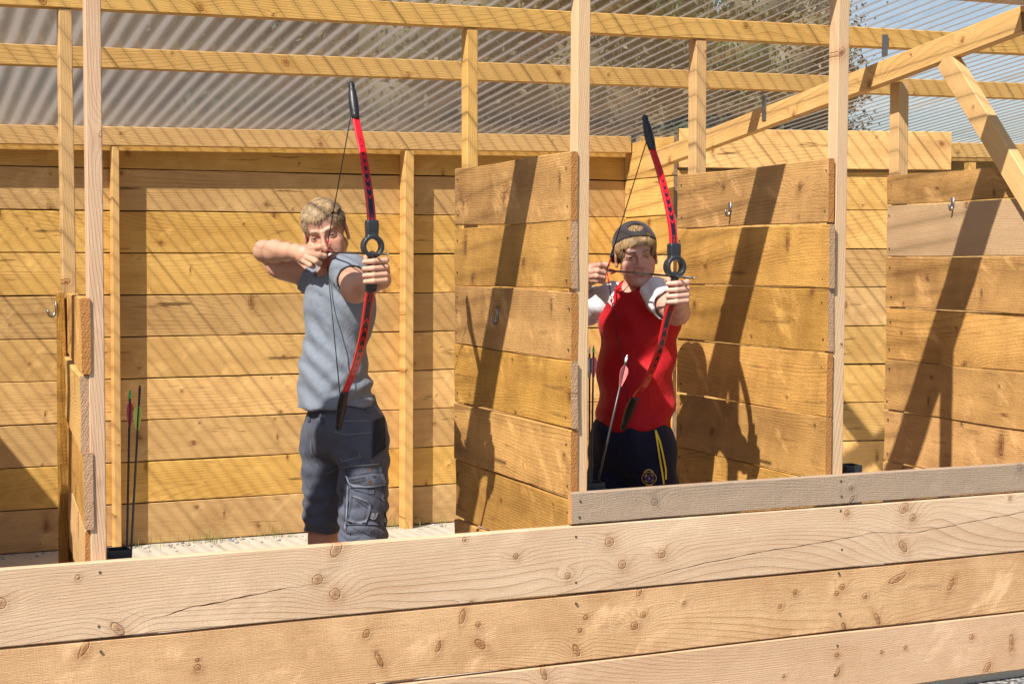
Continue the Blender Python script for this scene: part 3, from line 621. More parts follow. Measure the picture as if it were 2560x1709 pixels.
def surface(prims, ax, ay, az, blk=16):
    nx, ny, nz = len(ax)-1, len(ay)-1, len(az)-1
    keys = []; pos = []; quads = []
    NY, NZ = ny+2, nz+2
    kmax = max(p['k'] for p in prims)
    offs = np.array([(i,j,k) for i in (0,1) for j in (0,1) for k in (0,1)])
    edges = [(a,b) for a in range(8) for b in range(a+1,8) if np.abs(offs[a]-offs[b]).sum() == 1]
    pc = np.array([p['c'] for p in prims]); pr = np.array([p['r'] for p in prims]); glob = [p['op'] == 'i' for p in prims]
    for bi in range(0, nx, blk):
        xs = ax[bi:bi+blk+1]
        for bj in range(0, ny, blk):
            ys = ay[bj:bj+blk+1]
            for bk in range(0, nz, blk):
                zs = az[bk:bk+blk+1]
                lo = np.array([xs[0],ys[0],zs[0]]); hi = np.array([xs[-1],ys[-1],zs[-1]]); c = (lo+hi)/2; hd = np.linalg.norm(hi-lo)/2
                dd = np.linalg.norm(pc-c, axis=1)-pr
                near = [p for p, q, g in zip(prims, dd, glob) if g or q < hd+kmax+.004]
                if not any(p['op'] == 'u' for p in near): continue
                if abs(fold(near, c[None])[0]) > hd*1.6+.02: continue
                P = np.stack(np.meshgrid(xs, ys, zs, indexing='ij'), -1); g = fold(near, P); s = g < 0
                if s.all() or not s.any(): continue
                n0, n1, n2 = g.shape
                cs = sum(s[o[0]:n0-1+o[0], o[1]:n1-1+o[1], o[2]:n2-1+o[2]].astype(np.int8) for o in offs)
                I = np.argwhere((cs > 0) & (cs < 8))
                if len(I):
                    gv = np.stack([g[I[:,0]+o[0], I[:,1]+o[1], I[:,2]+o[2]] for o in offs], 1)
                    pv = np.stack([P[I[:,0]+o[0], I[:,1]+o[1], I[:,2]+o[2]] for o in offs], 1)
                    acc = np.zeros((len(I),3)); cnt = np.zeros(len(I))
                    for a, b in edges:
                        m = (gv[:,a] < 0) != (gv[:,b] < 0); t = gv[:,a]/np.where(m, gv[:,a]-gv[:,b], 1)
                        acc += np.where(m[:,None], pv[:,a]+(pv[:,b]-pv[:,a])*t[:,None], 0); cnt += m
                    pos.append(acc/cnt[:,None]); J = I+[bi,bj,bk]; keys.append((J[:,0]*NY+J[:,1])*NZ+J[:,2])
                ext = [n0-1, n1-1, n2-1]
                for axn in range(3):
                    sl0 = [slice(0, e) for e in ext]; sl1 = list(sl0); sl1[axn] = slice(1, ext[axn]+1)
                    A0 = s[tuple(sl0)]; B0 = s[tuple(sl1)]; E = np.argwhere(A0 != B0)
                    if not len(E): continue
                    fl = A0[E[:,0],E[:,1],E[:,2]]; E = E+[bi,bj,bk]; u, v = [(1,2),(2,0),(0,1)][axn]
                    def key(du, dv):
                        Q = E.copy(); Q[:,u] -= du; Q[:,v] -= dv; bad = (Q < 0).any(1); kk = (Q[:,0]*NY+Q[:,1])*NZ+Q[:,2]; kk[bad] = -1; return kk
                    q = np.stack([key(1,1), key(0,1), key(0,0), key(1,0)], 1); q[~fl] = q[~fl][:, ::-1]; quads.append(q)
    keys = np.concatenate(keys); pos = np.concatenate(pos); quads = np.concatenate(quads)
    o = np.argsort(keys); keys = keys[o]; pos = pos[o]
    ix = np.searchsorted(keys, quads); ix = np.clip(ix, 0, len(keys)-1); ok = (keys[ix] == quads).all(1)
    return pos, ix[ok]
def vnormals(V, F):
    n = np.cross(V[F[:,2]]-V[F[:,0]], V[F[:,3]]-V[F[:,1]]); N = np.zeros_like(V)
    for i in range(4): np.add.at(N, F[:,i], n)
    return N/(_n(N)[:,None]+1e-12)
def relax(V, F, it=1, w=.5):
    for _ in range(it):
        A = np.zeros_like(V); c = np.zeros(len(V))
        for a, b in ((0,1),(1,2),(2,3),(3,0)):
            np.add.at(A, F[:,a], V[F[:,b]]); np.add.at(A, F[:,b], V[F[:,a]]); np.add.at(c, F[:,a], 1); np.add.at(c, F[:,b], 1)
        V = V*(1-w)+w*A/np.maximum(c,1)[:,None]
    return V
def fast_mesh(name, V, F, mat, parent=None, col=None, smooth=True):
    me = bpy.data.meshes.new(name); k = F.shape[1]
    me.vertices.add(len(V)); me.vertices.foreach_set('co', V.astype(np.float32).ravel())
    me.loops.add(len(F)*k); me.loops.foreach_set('vertex_index', F.astype(np.int32).ravel())
    me.polygons.add(len(F)); me.polygons.foreach_set('loop_start', np.arange(0, len(F)*k, k, dtype=np.int32))
    me.update(calc_edges=True); me.validate()
    if smooth: me.shade_smooth()
    me.materials.append(mat)
    if col is not None:
        a = me.color_attributes.new('Col', 'FLOAT_COLOR', 'POINT'); c4 = np.ones((len(V),4), np.float32); c4[:,:3] = col; a.data.foreach_set('color', c4.ravel())
    o = bpy.data.objects.new(name, me); C.objects.link(o)
    if parent: o.parent = parent
    return o

# ------------------------------------------------------------------ trees behind the shelter
def tree(x, y, h, rw_, mat, label, n=80000, seed=1):
    r = np.random.default_rng(seed); root = tag(empty('tree', (x, y, -.03)), label, 'tree', 'trees behind the shelter')
    mb = MB(); mb.tube([(0,0,0),(.05,.02,h*.3),(0,.06,h*.62)], [.11,.085,.04], 8)
    for q in range(6):
        a = q*1.05+seed; b = .35+.08*q; mb.tube([(0,.03,h*b*.8), (math.cos(a)*rw_*.55, math.sin(a)*rw_*.55, h*min(.95, b*.8+.25))], [.04,.012], 6)
    mb.build('trunk', M['bark'], root, True)
    cl = []
    for q in range(70):
        th = r.uniform(0, 6.28); zz = r.uniform(.05, 1.0); rr = rw_*math.sqrt(max(.05, 1-(abs(zz-.45)/.62)**2))*r.uniform(.2, 1.0)
        cl.append((math.cos(th)*rr, math.sin(th)*rr*.7, h*zz, r.uniform(.28,.6)*rw_*.55))
    cl = np.array(cl); ci = r.integers(0, len(cl), n)
    P = cl[ci,:3] + r.normal(0, 1, (n,3))*cl[ci,3:4]*.55; P[:,2] = np.clip(P[:,2], .05, None)
    a = r.normal(0,1,(n,3)); a /= np.linalg.norm(a,axis=1)[:,None]; b = np.cross(a, r.normal(0,1,(n,3))); b /= np.linalg.norm(b,axis=1)[:,None]
    s = r.uniform(.016,.038,(n,1)); Vv = np.stack([P-a*s, P+b*s*.5, P+a*s, P-b*s*.5], 1).reshape(-1,3)
    Ff = np.arange(n*4).reshape(-1,4)
    # the dense inside of each clump, so that no light leaks through it
    th, ph = np.meshgrid(np.linspace(0, math.pi, 6), np.linspace(0, 2*math.pi, 8, endpoint=False), indexing='ij'); sph = np.stack([np.sin(th)*np.cos(ph), np.sin(th)*np.sin(ph), np.cos(th)], -1).reshape(-1,3)
    q = np.array([(i*8+j, i*8+(j+1)%8, (i+1)*8+(j+1)%8, (i+1)*8+j) for i in range(5) for j in range(8)])
    Vs = (cl[:,None,:3] + sph[None]*cl[:,3][:,None,None]*r.uniform(.6,.95,(len(cl),48,1))).reshape(-1,3); Fs = (q[None]+(np.arange(len(cl))*48)[:,None,None]).reshape(-1,4)+len(Vv)
    fast_mesh('crown', np.concatenate([Vv, Vs]), np.concatenate([Ff, Fs]), mat, root, smooth=False); return root
def hedge(x0, x1, y, h, dpt, mat, label, seed=9):
    r = np.random.default_rng(seed); root = tag(empty('hedge', ((x0+x1)/2, y, -.03)), label, 'hedge')
    nx, nz = 120, 44; L = x1-x0; U, Z = np.meshgrid(np.linspace(-L/2, L/2, nx), np.linspace(0, 1, nz), indexing='ij'); top = h*(1+.06*np.sin(U*1.7)+.05*np.sin(U*4.1+1))
    def bump(sd): q = np.random.default_rng(sd); return sum(a*np.sin(U*fx+Z*h*fz+p) for a, fx, fz, p in zip((.10,.08,.06,.05), q.uniform(2,7,4), q.uniform(2,7,4), q.uniform(0,6,4)))+q.normal(0,.035,U.shape)
    fr = np.stack([U, -dpt/2*np.sqrt(np.clip(1-Z**6,.0,1))+bump(1), Z*top], -1); bk = np.stack([U, dpt/2*np.sqrt(np.clip(1-Z**6,.0,1))+bump(2), Z*top], -1)
    ring = np.concatenate([fr, bk[:, ::-1]], 1); m = ring.shape[1]; V = ring.reshape(-1,3); F = np.array([(i*m+j, (i+1)*m+j, (i+1)*m+(j+1)%m, i*m+(j+1)%m) for i in range(nx-1) for j in range(m)])
    n = 30000; ii = r.integers(0, len(V), n); P = V[ii]+r.normal(0,.07,(n,3)); a = r.normal(0,1,(n,3)); a /= _n(a)[:,None]; b = np.cross(a, r.normal(0,1,(n,3))); b /= _n(b)[:,None]; sz = r.uniform(.02,.045,(n,1))
    Vq = np.stack([P-a*sz, P+b*sz*.5, P+a*sz, P-b*sz*.5], 1).reshape(-1,3)
    fast_mesh('foliage', np.concatenate([V, Vq]), np.concatenate([F, np.arange(n*4).reshape(-1,4)+len(V)]), mat, root, smooth=False); return root
hedge(-4.5, 8.2, 14.6, 5.2, 1.3, M['leafa'], 'tall dark hedge running behind the trees')
for i, (x, y, h, rw_, mm, lb) in enumerate(((-1.4,11.3,5.0,1.9,'leafb','olive bushy tree furthest left beyond the back wall'), (1.2,11.8,5.2,2.0,'leafa','dark green tree beyond the back wall behind the left bay'),
        (3.6,11.3,5.0,2.0,'leafb','olive tree beyond the back wall behind the archer in grey'), (5.9,11.9,4.6,1.8,'leafa','dark green tree behind the step in the back wall'), (8.3,13.2,4.2,1.4,'leafb','smaller olive bush where the sky begins'))):
    tree(x, y, h, rw_, M[mm], lb, seed=i+2)

# ------------------------------------------------------------------ skin, hair and cloth
def attr_mat(name, rough, sss=0.0, spec=.4, bump=.0, bscale=500, var=.12, vscale=60, sheen=0.0):
    k = NT(name); at_ = k.new('Attribute', attribute_name='Col'); tc = k.new('TexCoord')
    f = k.noise(tc.outputs['Object'], vscale, 4, .65)
    m = k.new('HueSaturation', {'Color': at_.outputs['Color'], 'Value': k.math('ADD', 1-var, k.math('MULTIPLY', f, 2*var))})
    k.set(k.b.inputs['Base Color'], m.outputs[0]); k.b.inputs['Roughness'].default_value = rough; k.b.inputs['Specular IOR Level'].default_value = spec
    if sss:
        k.b.inputs['Subsurface Weight'].default_value = sss; k.b.inputs['Subsurface Radius'].default_value = (.012,.004,.002); k.b.inputs['Subsurface Scale'].default_value = .5
    k.b.inputs['Sheen Weight'].default_value = sheen
    if bump:
        b = k.new('Bump', {'Height': k.noise(tc.outputs['Object'], bscale, 3, .6), 'Strength': bump, 'Distance': .0012}); k.set(k.b.inputs['Normal'], b)
    return k.m
M['skin'] = attr_mat('skin', .48, sss=.12, bump=.25, bscale=700, var=.10, vscale=90)
M['hair'] = attr_mat('hair', .45, spec=.35, var=.15, vscale=150)
def cloth(name, col, rough=.85, speck=.15, sscale=900, wr=.35, wscale=16, sheen=.1, spec=.2, weave=.3):
    k = NT(name); tc = k.new('TexCoord'); sp = k.new('SeparateXYZ', {0: tc.outputs['Object']})
    n1 = k.noise(tc.outputs['Object'], sscale, 2, .7); n2 = k.noise(tc.outputs['Object'], 14, 3, .6)
    c = k.mix(n1, tuple(x*(1-speck) for x in col), tuple(min(1, x*(1+speck)) for x in col)); c = k.mix(k.math('MULTIPLY', n2, .25), c, tuple(x*.75 for x in col))
    k.set(k.b.inputs['Base Color'], c); k.b.inputs['Roughness'].default_value = rough; k.b.inputs['Specular IOR Level'].default_value = spec; k.b.inputs['Sheen Weight'].default_value = sheen
    wv = k.noise(k.comb(k.math('MULTIPLY', sp.outputs[0], wscale), k.math('MULTIPLY', sp.outputs[1], wscale), k.math('MULTIPLY', sp.outputs[2], wscale*.6)), 1, 3, .55)
    h = k.math('ADD', k.math('MULTIPLY', wv, 6.0), k.math('MULTIPLY', n1, weave))
    b = k.new('Bump', {'Height': h, 'Strength': wr, 'Distance': .004}); k.set(k.b.inputs['Normal'], b); return k.m
M['greytee'] = cloth('grey_marl_cotton', (.20,.226,.268), speck=.4, wr=.55)
M['redshirt'] = cloth('red_polyester', (.46,.004,.010), rough=.62, speck=.08, wr=.55, wscale=13, spec=.25)
M['whitecloth'] = cloth('white_polyester', (.74,.73,.75), rough=.55, speck=.05, wr=.4, wscale=18)
M['workshort'] = cloth('slate_work_cotton', (.088,.098,.130), speck=.3, wr=.5, wscale=20)
M['navy'] = cloth('navy_jersey', (.012,.014,.035), speck=.2, wr=.5, wscale=15)
M['capcloth'] = cloth('charcoal_cap_cotton', (.045,.036,.038), speck=.2, wr=.3, wscale=30)
M['stitch'] = simple('pale_stitching', (.21,.225,.26), .8); M['darkpatch'] = cloth('slate_pocket_cotton', (.078,.087,.117), speck=.2, wr=.5)
M['dkflap'] = cloth('dark_pocket_cotton', (.022,.023,.028), speck=.2); M['copper'] = simple('copper_rivet', (.28,.14,.08), .4, .8); M['yellow'] = simple('yellow_piping', (.80,.58,.02), .6); M['gold'] = simple('gold_thread', (.55,.34,.06), .6)
M['purple'] = simple('purple_thread', (.10,.045,.20), .7); M['ltext'] = simple('white_print', (.78,.76,.78), .6); M['eyew'] = simple('eye_white', (.40,.36,.34), .3); M['iris'] = simple('eye_iris', (.035,.03,.028), .15)
M['brass'] = simple('brass_buckle', (.40,.28,.10), .4, .8); M['shoe'] = simple('dark_shoe', (.03,.03,.032), .6, noise=.2); M['patchgrey'] = simple('rubber_patch', (.05,.055,.065), .5)

def rotm(roll=0, yaw=0, pitch=0):
    """head turn: roll > 0 lifts the image-right side, yaw > 0 turns the face to image left, pitch > 0 drops the chin"""
    r, y, p = R_(roll), R_(yaw), R_(pitch)
    A = np.array([[math.cos(r),0,-math.sin(r)],[0,1,0],[math.sin(r),0,math.cos(r)]])
    B = np.array([[math.cos(y),-math.sin(y)*1,0],[math.sin(y)*1,math.cos(y),0],[0,0,1]]).T
    D = np.array([[1,0,0],[0,math.cos(p),-math.sin(p)],[0,math.sin(p),math.cos(p)]])
    return A@B@D

def head_prims(H, R, s, man):
    X = lambda p: H + R@(np.asarray(p, float)*s)
    def rc(a, b, ra, rb, **kw): return RC(X(a), X(b), ra*s, rb*s, **kw)
    def el(c, r, op='u', k=.01, tilt=None): return EL(X(c), np.asarray(r, float)*s, R if tilt is None else R@tilt, op, k)
    P = [el((0,.022,.038), (.0735,.094,.080), k=.02), el((0,-.018,-.030), ((.058 if man else .0515),.068,.078), k=.025),
         el((0,-.055,.048), (.052,.030,.038), k=.03)]
    jw = .051 if man else .043
    for sx in (-1, 1):
        P += [rc((sx*jw,.012,-.048), (sx*.017,-.064,-.097), .018, .016, k=.020),
              el((sx*.043,-.054,-.026), (.021,.019,.017), k=.022),
              el((sx*.036,-.050,-.056), (.021,.020,.024), k=.025)]
    P += [el((0,-.075,-.098), (.021,.017,.015), k=.016),
          rc((-.034,-.0795,.0165), (-.010,-.0845,.0120), .0098, .0088, k=.011), rc((.034,-.0795,.0165), (.010,-.0845,.0120), .0098, .0088, k=.011)]
    # sockets, then the nose over them
    for sx in (-1, 1): P.append(el((sx*.032,-.093,-.002), (.019,.0155,.0120), op='s', k=.013))
    P += [rc((0,-.084,.006), (0,-.105,-.032), .0065, .0088, k=.010), el((0,-.1065,-.036), (.0098,.0090,.0085), k=.006)]
    for sx in (-1, 1):
        P.append(el((sx*.0125,-.094,-.0385), (.0085,.0095,.0075), k=.006))
    for sx in (-1, 1): P.append(el((sx*.0062,-.1015,-.0465), (.0032,.0050,.0030), op='s', k=.002))
    # lids round the eyes with a narrow slit between them
    for sx in (-1, 1):
        P.append(el((sx*.032,-.0705,-.003), (.0150,.0135,.0118), k=.006))
        squint = (.0030 if sx < 0 else .0026) if man else (.0026 if sx < 0 else .0013)
        P.append(el((sx*.032,-.0860,-.0045), (.0125,.0120,squint), op='s', k=.0018))
    # mouth: muzzle, lips, the line between them
    P += [el((0,-.074,-.062), (.027,.018,.019), k=.016), el((0,-.0915,-.0605), (.0205,.0060,.0042), k=.005), el((0,-.0905,-.0695), (.0185,.0065,.0050), k=.005),
          el((0,-.0985,-.0648), (.0225,.0085,.0011), op='s', k=.0022), el((0,-.0905,-.0800), (.015,.005,.0035), op='s', k=.006), rc((0,-.0975,-.050), (0,-.0955,-.056), .0022, .0028, op='s', k=.004)]
    for sx in (-1, 1):
        P.append(rc((sx*.021,-.084,-.040), (sx*.030,-.075,-.062), .0022, .0016, op='s', k=.008))
        if man: P.append(rc((sx*.006,-.0905,.008), (sx*.0075,-.0885,.022), .0012, .001, op='s', k=.005))
    # ears
    for sx in (-1, 1):
        tl = np.array(Matrix.Rotation(sx*R_(11), 3, 'Z'))
        P += [el((sx*.0752,.012,-.006), (.0075,.019,.031), k=.006, tilt=tl), el((sx*.0825,.007,-.003), (.0040,.0105,.019), op='s', k=.006, tilt=tl), el((sx*.0755,.003,-.031), (.0055,.008,.009), k=.006)]
    return P
def ss(x, a, b):
    t = np.clip((x-a)/(b-a), 0, 1); return t*t*(3-2*t)
def seg2(x, z, a, b):
    a = np.array(a); b = np.array(b); ba = b-a; h = np.clip(((x-a[0])*ba[0]+(z-a[1])*ba[1])/(ba@ba), 0, 1); return np.hypot(x-a[0]-h*ba[0], z-a[1]-h*ba[1]), h
def paint_skin(V, H, R, s, base, haircol, man):
    col = np.tile(np.array(base), (len(V),1)); q = ((V-H)@R)/s; x, y, z = q[:,0], q[:,1], q[:,2]
    r = _n(q); hd = (r < .16) & (z > -.125)
    near = np.where(hd)[0]; fd = np.full(len(V), 9.0); fd[near] = np.abs(fold(head_prims(H, R, s, man), V[near])); hd = fd < .005
    def blend(m, c):
        m = np.clip(m, 0, 1)[:,None]*hd[:,None]; return col*(1-m)+np.array(c)*m
    front = ss(-y, .02, .055)
    rosy = np.array(base)*np.array((1.05,.72,.70))
    for sx in (-1,1): col = blend(.55*np.exp(-(((x-sx*.042)/.022)**2+((z+.032)/.022)**2))*front, rosy)
    col = blend(.55*np.exp(-((x/.015)**2+((z+.036)/.016)**2))*front, rosy)
    for sx in (-1,1): col = blend(.6*np.exp(-(((x-sx*.078)/.012)**2+((y-.01)/.03)**2+((z)/.04)**2)), rosy)
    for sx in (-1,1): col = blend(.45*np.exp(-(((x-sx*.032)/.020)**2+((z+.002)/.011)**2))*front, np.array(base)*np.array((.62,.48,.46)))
    lip = np.exp(-((x/.0215)**4+((z+.0655)/.0085)**4))*front; col = blend(lip*.8, (.50,.17,.16))
    col = blend(np.exp(-((x/.021)**4+((z+.0648)/.0016)**2))*front*.8, (.14,.04,.04))
    for sx in (-1,1):
        dd, h = seg2(np.abs(x) if True else x, z, (.012,.0155), (.046,.0225))
    d1, h1 = seg2(np.abs(x), z, (.012,.0140), (.034,.0205)); d2, h2 = seg2(np.abs(x), z, (.034,.0205), (.050,.0130)); db = np.minimum(d1*1.0, d2*1.25)
    wgt = np.exp(-(db/(.0050 if man else .0042))**2)*front*ss(np.abs(x), .008, .016); col = blend(wgt*.88, (.13,.075,.042))
    for sx in (-1,1):
        dl = np.hypot((x-sx*.032)/.0135, (z+.0025)/.0052); col = blend(np.exp(-((dl-1)/.22)**2)*front*ss(z, -.006, -.001)*.7, (.10,.05,.04))
    if man:
        st = ss(-z, .028, .055)*ss(y, -.12, -.03 if False else -.119)*(1-ss(y, .02, .05))*(1-lip)
        jaw = np.clip(ss(-z, .045, .075)+np.exp(-((x/.03)**2+((z+.052)/.007)**2))*.8+ss(np.abs(x), .045, .06)*ss(-z, .02, .05), 0, 1)*(1-lip)*ss(.06-y, 0, .03)
        col = blend(jaw*.42, np.array(base)*np.array((.50,.40,.36)))
    # scalp
    line = .062 - .10*ss(np.abs(x), .030, .066) - .9*np.clip(y+.045, 0, .09)
    line = np.where(y > .02, -.055, line)
    sc = ss(z-line+.006*np.sin(x*900)*np.sin(z*700+x*300), -.004, .026)*(r < .15)
    earm = np.exp(-(((np.abs(x)-.080)/.009)**2+((y-.008)/.026)**2+((z+.004)/.034)**2))
    sc = sc*(1-np.clip(earm*1.6, 0, 1))
    if man:
        fade = .30+.70*ss(z, .018, .055)
        col = blend(sc*fade*.9, np.array(haircol)*.62)
    else: col = blend(sc*.9, np.array(haircol)*.6)
    return col, q, sc*hd
def strands(name, roots, dirs, lens, H, R, s, ell_c, ell_r, mat, parent, colr, wid=.0011, nseg=5, grav=.5, seed=1, lift=0.0, colvar=.35):
    """roots, dirs in head space; every strand is a thin three sided blade that hugs the skull"""
    r = np.random.default_rng(seed); n = len(roots); p = roots.copy(); d = dirs/_n(dirs)[:,None]; pts = [p.copy()]
    cen = roots[r.choice(n, min(n, 130), replace=False)]; cid = np.argmin(((roots[:,None,:]-cen[None])**2).sum(-1), 1); m = len(cen)
    d = d + r.normal(0,.07,(m,3))[cid]; d /= _n(d)[:,None]; lens = lens*r.uniform(.85,1.12,m)[cid]; clump = r.uniform(.62,1.28,m)[cid]; lift = lift*r.uniform(.85,1.2,m)[cid]; L3 = lift
    stp = (lens/nseg)[:,None]
    for i in range(nseg):
        d = d + np.array([0,0,-grav])*stp*6 + r.normal(0,.06,(n,3)); d /= _n(d)[:,None]; p = p + d*stp
        e = (p-ell_c)/ell_r; m = _n(e); tgt = 1.0+L3*(1-.3*i/nseg); hi = tgt+.05; mm = np.clip(m, tgt, hi); p = ell_c + (e/m[:,None]*mm[:,None])*ell_r; pts.append(p.copy())
    pts = np.stack(pts, 1); V = []; 
    nrm = pts-ell_c; nrm /= _n(nrm)[...,None]; tg = np.gradient(pts, axis=1); tg /= _n(tg)[...,None]+1e-9; sd = np.cross(tg, nrm); sd /= _n(sd)[...,None]+1e-9
    wds = wid*np.linspace(1, .35, nseg+1)[None,:,None]*r.uniform(.7,1.3,(n,1,1))
    A = pts+sd*wds; B = pts-sd*wds; Cc = pts+nrm*wds*1.1
    V = np.stack([A, Cc, B], 2); V = V.reshape(n,-1,3); k3 = 3*(nseg+1); base = (np.arange(n)*k3)[:,None,None]
    F = []
    for i in range(nseg):
        for a, b in ((0,1),(1,2)): F.append((3*i+a, 3*i+b, 3*(i+1)+b, 3*(i+1)+a))
    F = (np.array(F)[None]+base).reshape(-1,4); Vw = (V.reshape(-1,3)*s)@R.T + H
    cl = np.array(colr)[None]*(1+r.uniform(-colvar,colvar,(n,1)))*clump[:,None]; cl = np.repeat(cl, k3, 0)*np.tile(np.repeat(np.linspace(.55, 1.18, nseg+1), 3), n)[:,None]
    return fast_mesh(name, Vw, F, mat, parent, np.clip(cl,0,1))
def eyes(H, R, s, parent, look):
    """each eye: a ball with a dark iris, behind the lids"""
    for sx in (-1,1):
        c = H + R@(np.array((sx*.032,-.0715,-.0040))*s); th = np.linspace(0, math.pi, 11); V = []; F = []
        f = np.asarray(look, float); f /= np.linalg.norm(f); a = np.cross(f, (0,0,1.0)); a /= np.linalg.norm(a); b = np.cross(a, f)
        for t in th:
            for j in range(14): w = 2*math.pi*j/14; V.append(c+.0108*s*(f*math.cos(t)+math.sin(t)*(a*math.cos(w)+b*math.sin(w))))
        for i in range(10):
            for j in range(14): F.append((i*14+j, i*14+(j+1)%14, (i+1)*14+(j+1)%14, (i+1)*14+j))
        o = mesh_obj('eye', V, F, [M['eyew'], M['iris']], parent, True)
        for i, pl in enumerate(o.data.polygons): pl.material_index = 1 if i < 2*14 else 0
def fist(G, s=1.0, mirror=1, tilt=0.0):
    """left hand closed on an upright grip at G, seen from the front; x to image right, y away"""
    G = np.asarray(G, float); P = []
    ca, sa = math.cos(R_(tilt)), math.sin(R_(tilt))
    def X(p): p = np.asarray(p)*s; return G+np.array([p[0]*ca-p[2]*sa, p[1], p[0]*sa+p[2]*ca])
    P.append(EL(X((.030,.030,.000)), np.array((.030,.026,.043))*s, k=.012))
    zs = (.034,.011,-.011,-.031); ln = (1.0,1.06,1.0,.84)
    for z, l in zip(zs, ln):
        P += [RC(X((.050,.026,z+.004)), X((.052*(.9+.1*l),-.013,z+.002)), .0108*s, .0104*s, k=.0022), RC(X((.052*(.9+.1*l),-.013,z+.002)), X((.014,-.0305,z-.001)), .0103*s, .0096*s, k=.002), RC(X((.014,-.0305,z-.001)), X((-.016*l-.002,-.0225,z-.003)), .0096*s, .0083*s, k=.0025)]
    P += [RC(X((.004,.040,.022)), X((-.014,.012,.041)), .0145*s, .0115*s, k=.010), RC(X((-.014,.012,.041)), X((-.013,-.014,.046)), .0112*s, .0093*s, k=.003)]
    return P, X
def chain(pts, rad, k=.003):
    return [RC(pts[i], pts[i+1], rad[i], rad[i+1], k=k) for i in range(len(pts)-1)]
def project_decal(name, bvh, camloc, world_to_local, polys, mat, parent, off=.0015):
    """flat print or trim laid on cloth: polygons given as rays from pixels, dropped onto the garment"""
    V = []; F = []
    for poly in polys:
        ids = []
        for (u, v) in poly:
            d = world_to_local.to_3x3() @ Vector(view_ray(u, v)); d.normalize(); hit = bvh.ray_cast(camloc, d)
            if hit[0] is None: ids = None; break
            n = hit[1]; n = n if n.dot(d) < 0 else -n
            V.append(hit[0] + n*off*.4 - d*off); ids.append(len(V)-1)
        if ids: F.append(ids)
    if not F: return None
    return mesh_obj(name, V, F, mat, parent)
def ribbon(path, w, sub=6):
    """quads along a pixel path, w pixels wide"""
    P = []
    for (a, b) in zip(path[:-1], path[1:]):
        for i in range(sub): t = i/sub; P.append((a[0]+(b[0]-a[0])*t, a[1]+(b[1]-a[1])*t))
    P.append(path[-1]); out = []; L = []; Rr = []
    for i, p in enumerate(P):
        q0 = P[max(i-1,0)]; q1 = P[min(i+1,len(P)-1)]; dx, dy = q1[0]-q0[0], q1[1]-q0[1]; m = math.hypot(dx,dy)+1e-9
        L.append((p[0]-dy/m*w/2, p[1]+dx/m*w/2)); Rr.append((p[0]+dy/m*w/2, p[1]-dx/m*w/2))
    return [[L[i], L[i+1], Rr[i+1], Rr[i]] for i in range(len(P)-1)]
def patch(name, bvh, camloc, wl, corners, mat, parent, off=.006, n=8):
    """a sewn-on pocket: a quilted grid between four pixel corners, standing proud of the cloth, with turned-in sides"""
    c = [np.array(x, float) for x in corners]; V = []; F = []; bad = False
    for i in range(n+1):
        for j in range(n+1):
            a, b = i/n, j/n; p = c[0]*(1-a)*(1-b)+c[1]*a*(1-b)+c[2]*a*b+c[3]*(1-a)*b
            d = wl.to_3x3() @ Vector(view_ray(p[0], p[1])); d.normalize(); h = bvh.ray_cast(camloc, d)
            if h[0] is None: return None
            nn = h[1]; nn = nn if nn.dot(d) < 0 else -nn
            edge = min(a, 1-a, b, 1-b); V.append(h[0]+nn*(off*(.75+.25*min(1, edge*5))))
    for i in range(n):
        for j in range(n): F.append((i*(n+1)+j, (i+1)*(n+1)+j, (i+1)*(n+1)+j+1, i*(n+1)+j+1))
    rim = [i*(n+1) for i in range(n+1)]+[n*(n+1)+j for j in range(1,n+1)]+[i*(n+1)+n for i in range(n-1,-1,-1)]+[j for j in range(n-1,0,-1)]
    b0 = len(V)
    for q in rim:
        u = V[q]; d = Vector(u)-camloc; d.normalize(); V.append(u+d*(off*1.6))
    m = len(rim)
    for i in range(m): F.append((rim[i], rim[(i+1)%m], b0+(i+1)%m, b0+i))
    return mesh_obj(name, V, F, mat, parent, True)
def folds(V, N, fn): return V + N*fn(V)[:,None]
class Person:
    def __init__(s, label, u0, D0):
        w = at(u0, 700, D0); s.o = np.array([w[0], w[1], 0.0]); s.root = tag(empty('person', s.o, -YAW), label, 'person', None)
        s.wl = Matrix.Rotation(YAW, 4, 'Z') @ Matrix.Translation(-Vector(s.o)); s.cam = s.wl @ Vector((0,0,EYE))
    def L(s, u, v, D):           # source-photo pixel and depth -> the person's own space
        p = at(u, v, D)-s.o; return np.array([p@RV, p@FV, p[2]])
    def W(s, p): p = np.asarray(p, float)-s.o; return np.array([p@RV, p@FV, p[2]])
DD = 2560/2349.0

# ------------------------------------------------------------------ the man in grey
man = Person('young man in grey t-shirt and dark work shorts aiming a red bow', 848, 5.55)
mz = lambda x, y, D: man.L(600+x/4.481, 450+y/4.481, D)
md = lambda x, y, D: man.L(x*DD, y*DD, D)
HC, HS = mz(962, 602, 5.575), 1.03
HR = rotm(roll=13, yaw=2, pitch=6)
up = np.array([0,0,1.0])
def yawm(deg):   # body turned to image left by deg
    a = R_(deg); return np.array([[math.cos(a), -math.sin(a)*-1, 0],[-math.sin(a), math.cos(a), 0],[0,0,1]])
SR, SL = md(722, 642, 5.74), mz(1218, 1020, 5.47)
EL_R, WR_R = mz(268, 795, 5.76), mz(640, 808, 5.53)
G1 = man.W((1.523, 4.775, 1.500)); G1 = mz(1462, 1022, dep(1.523, 4.775))
fst, FX = fist(G1, 1.0)
WR_L = FX((.030, .085, -.030)); EL_L = mz(1292, 1205, 5.24)
body = []
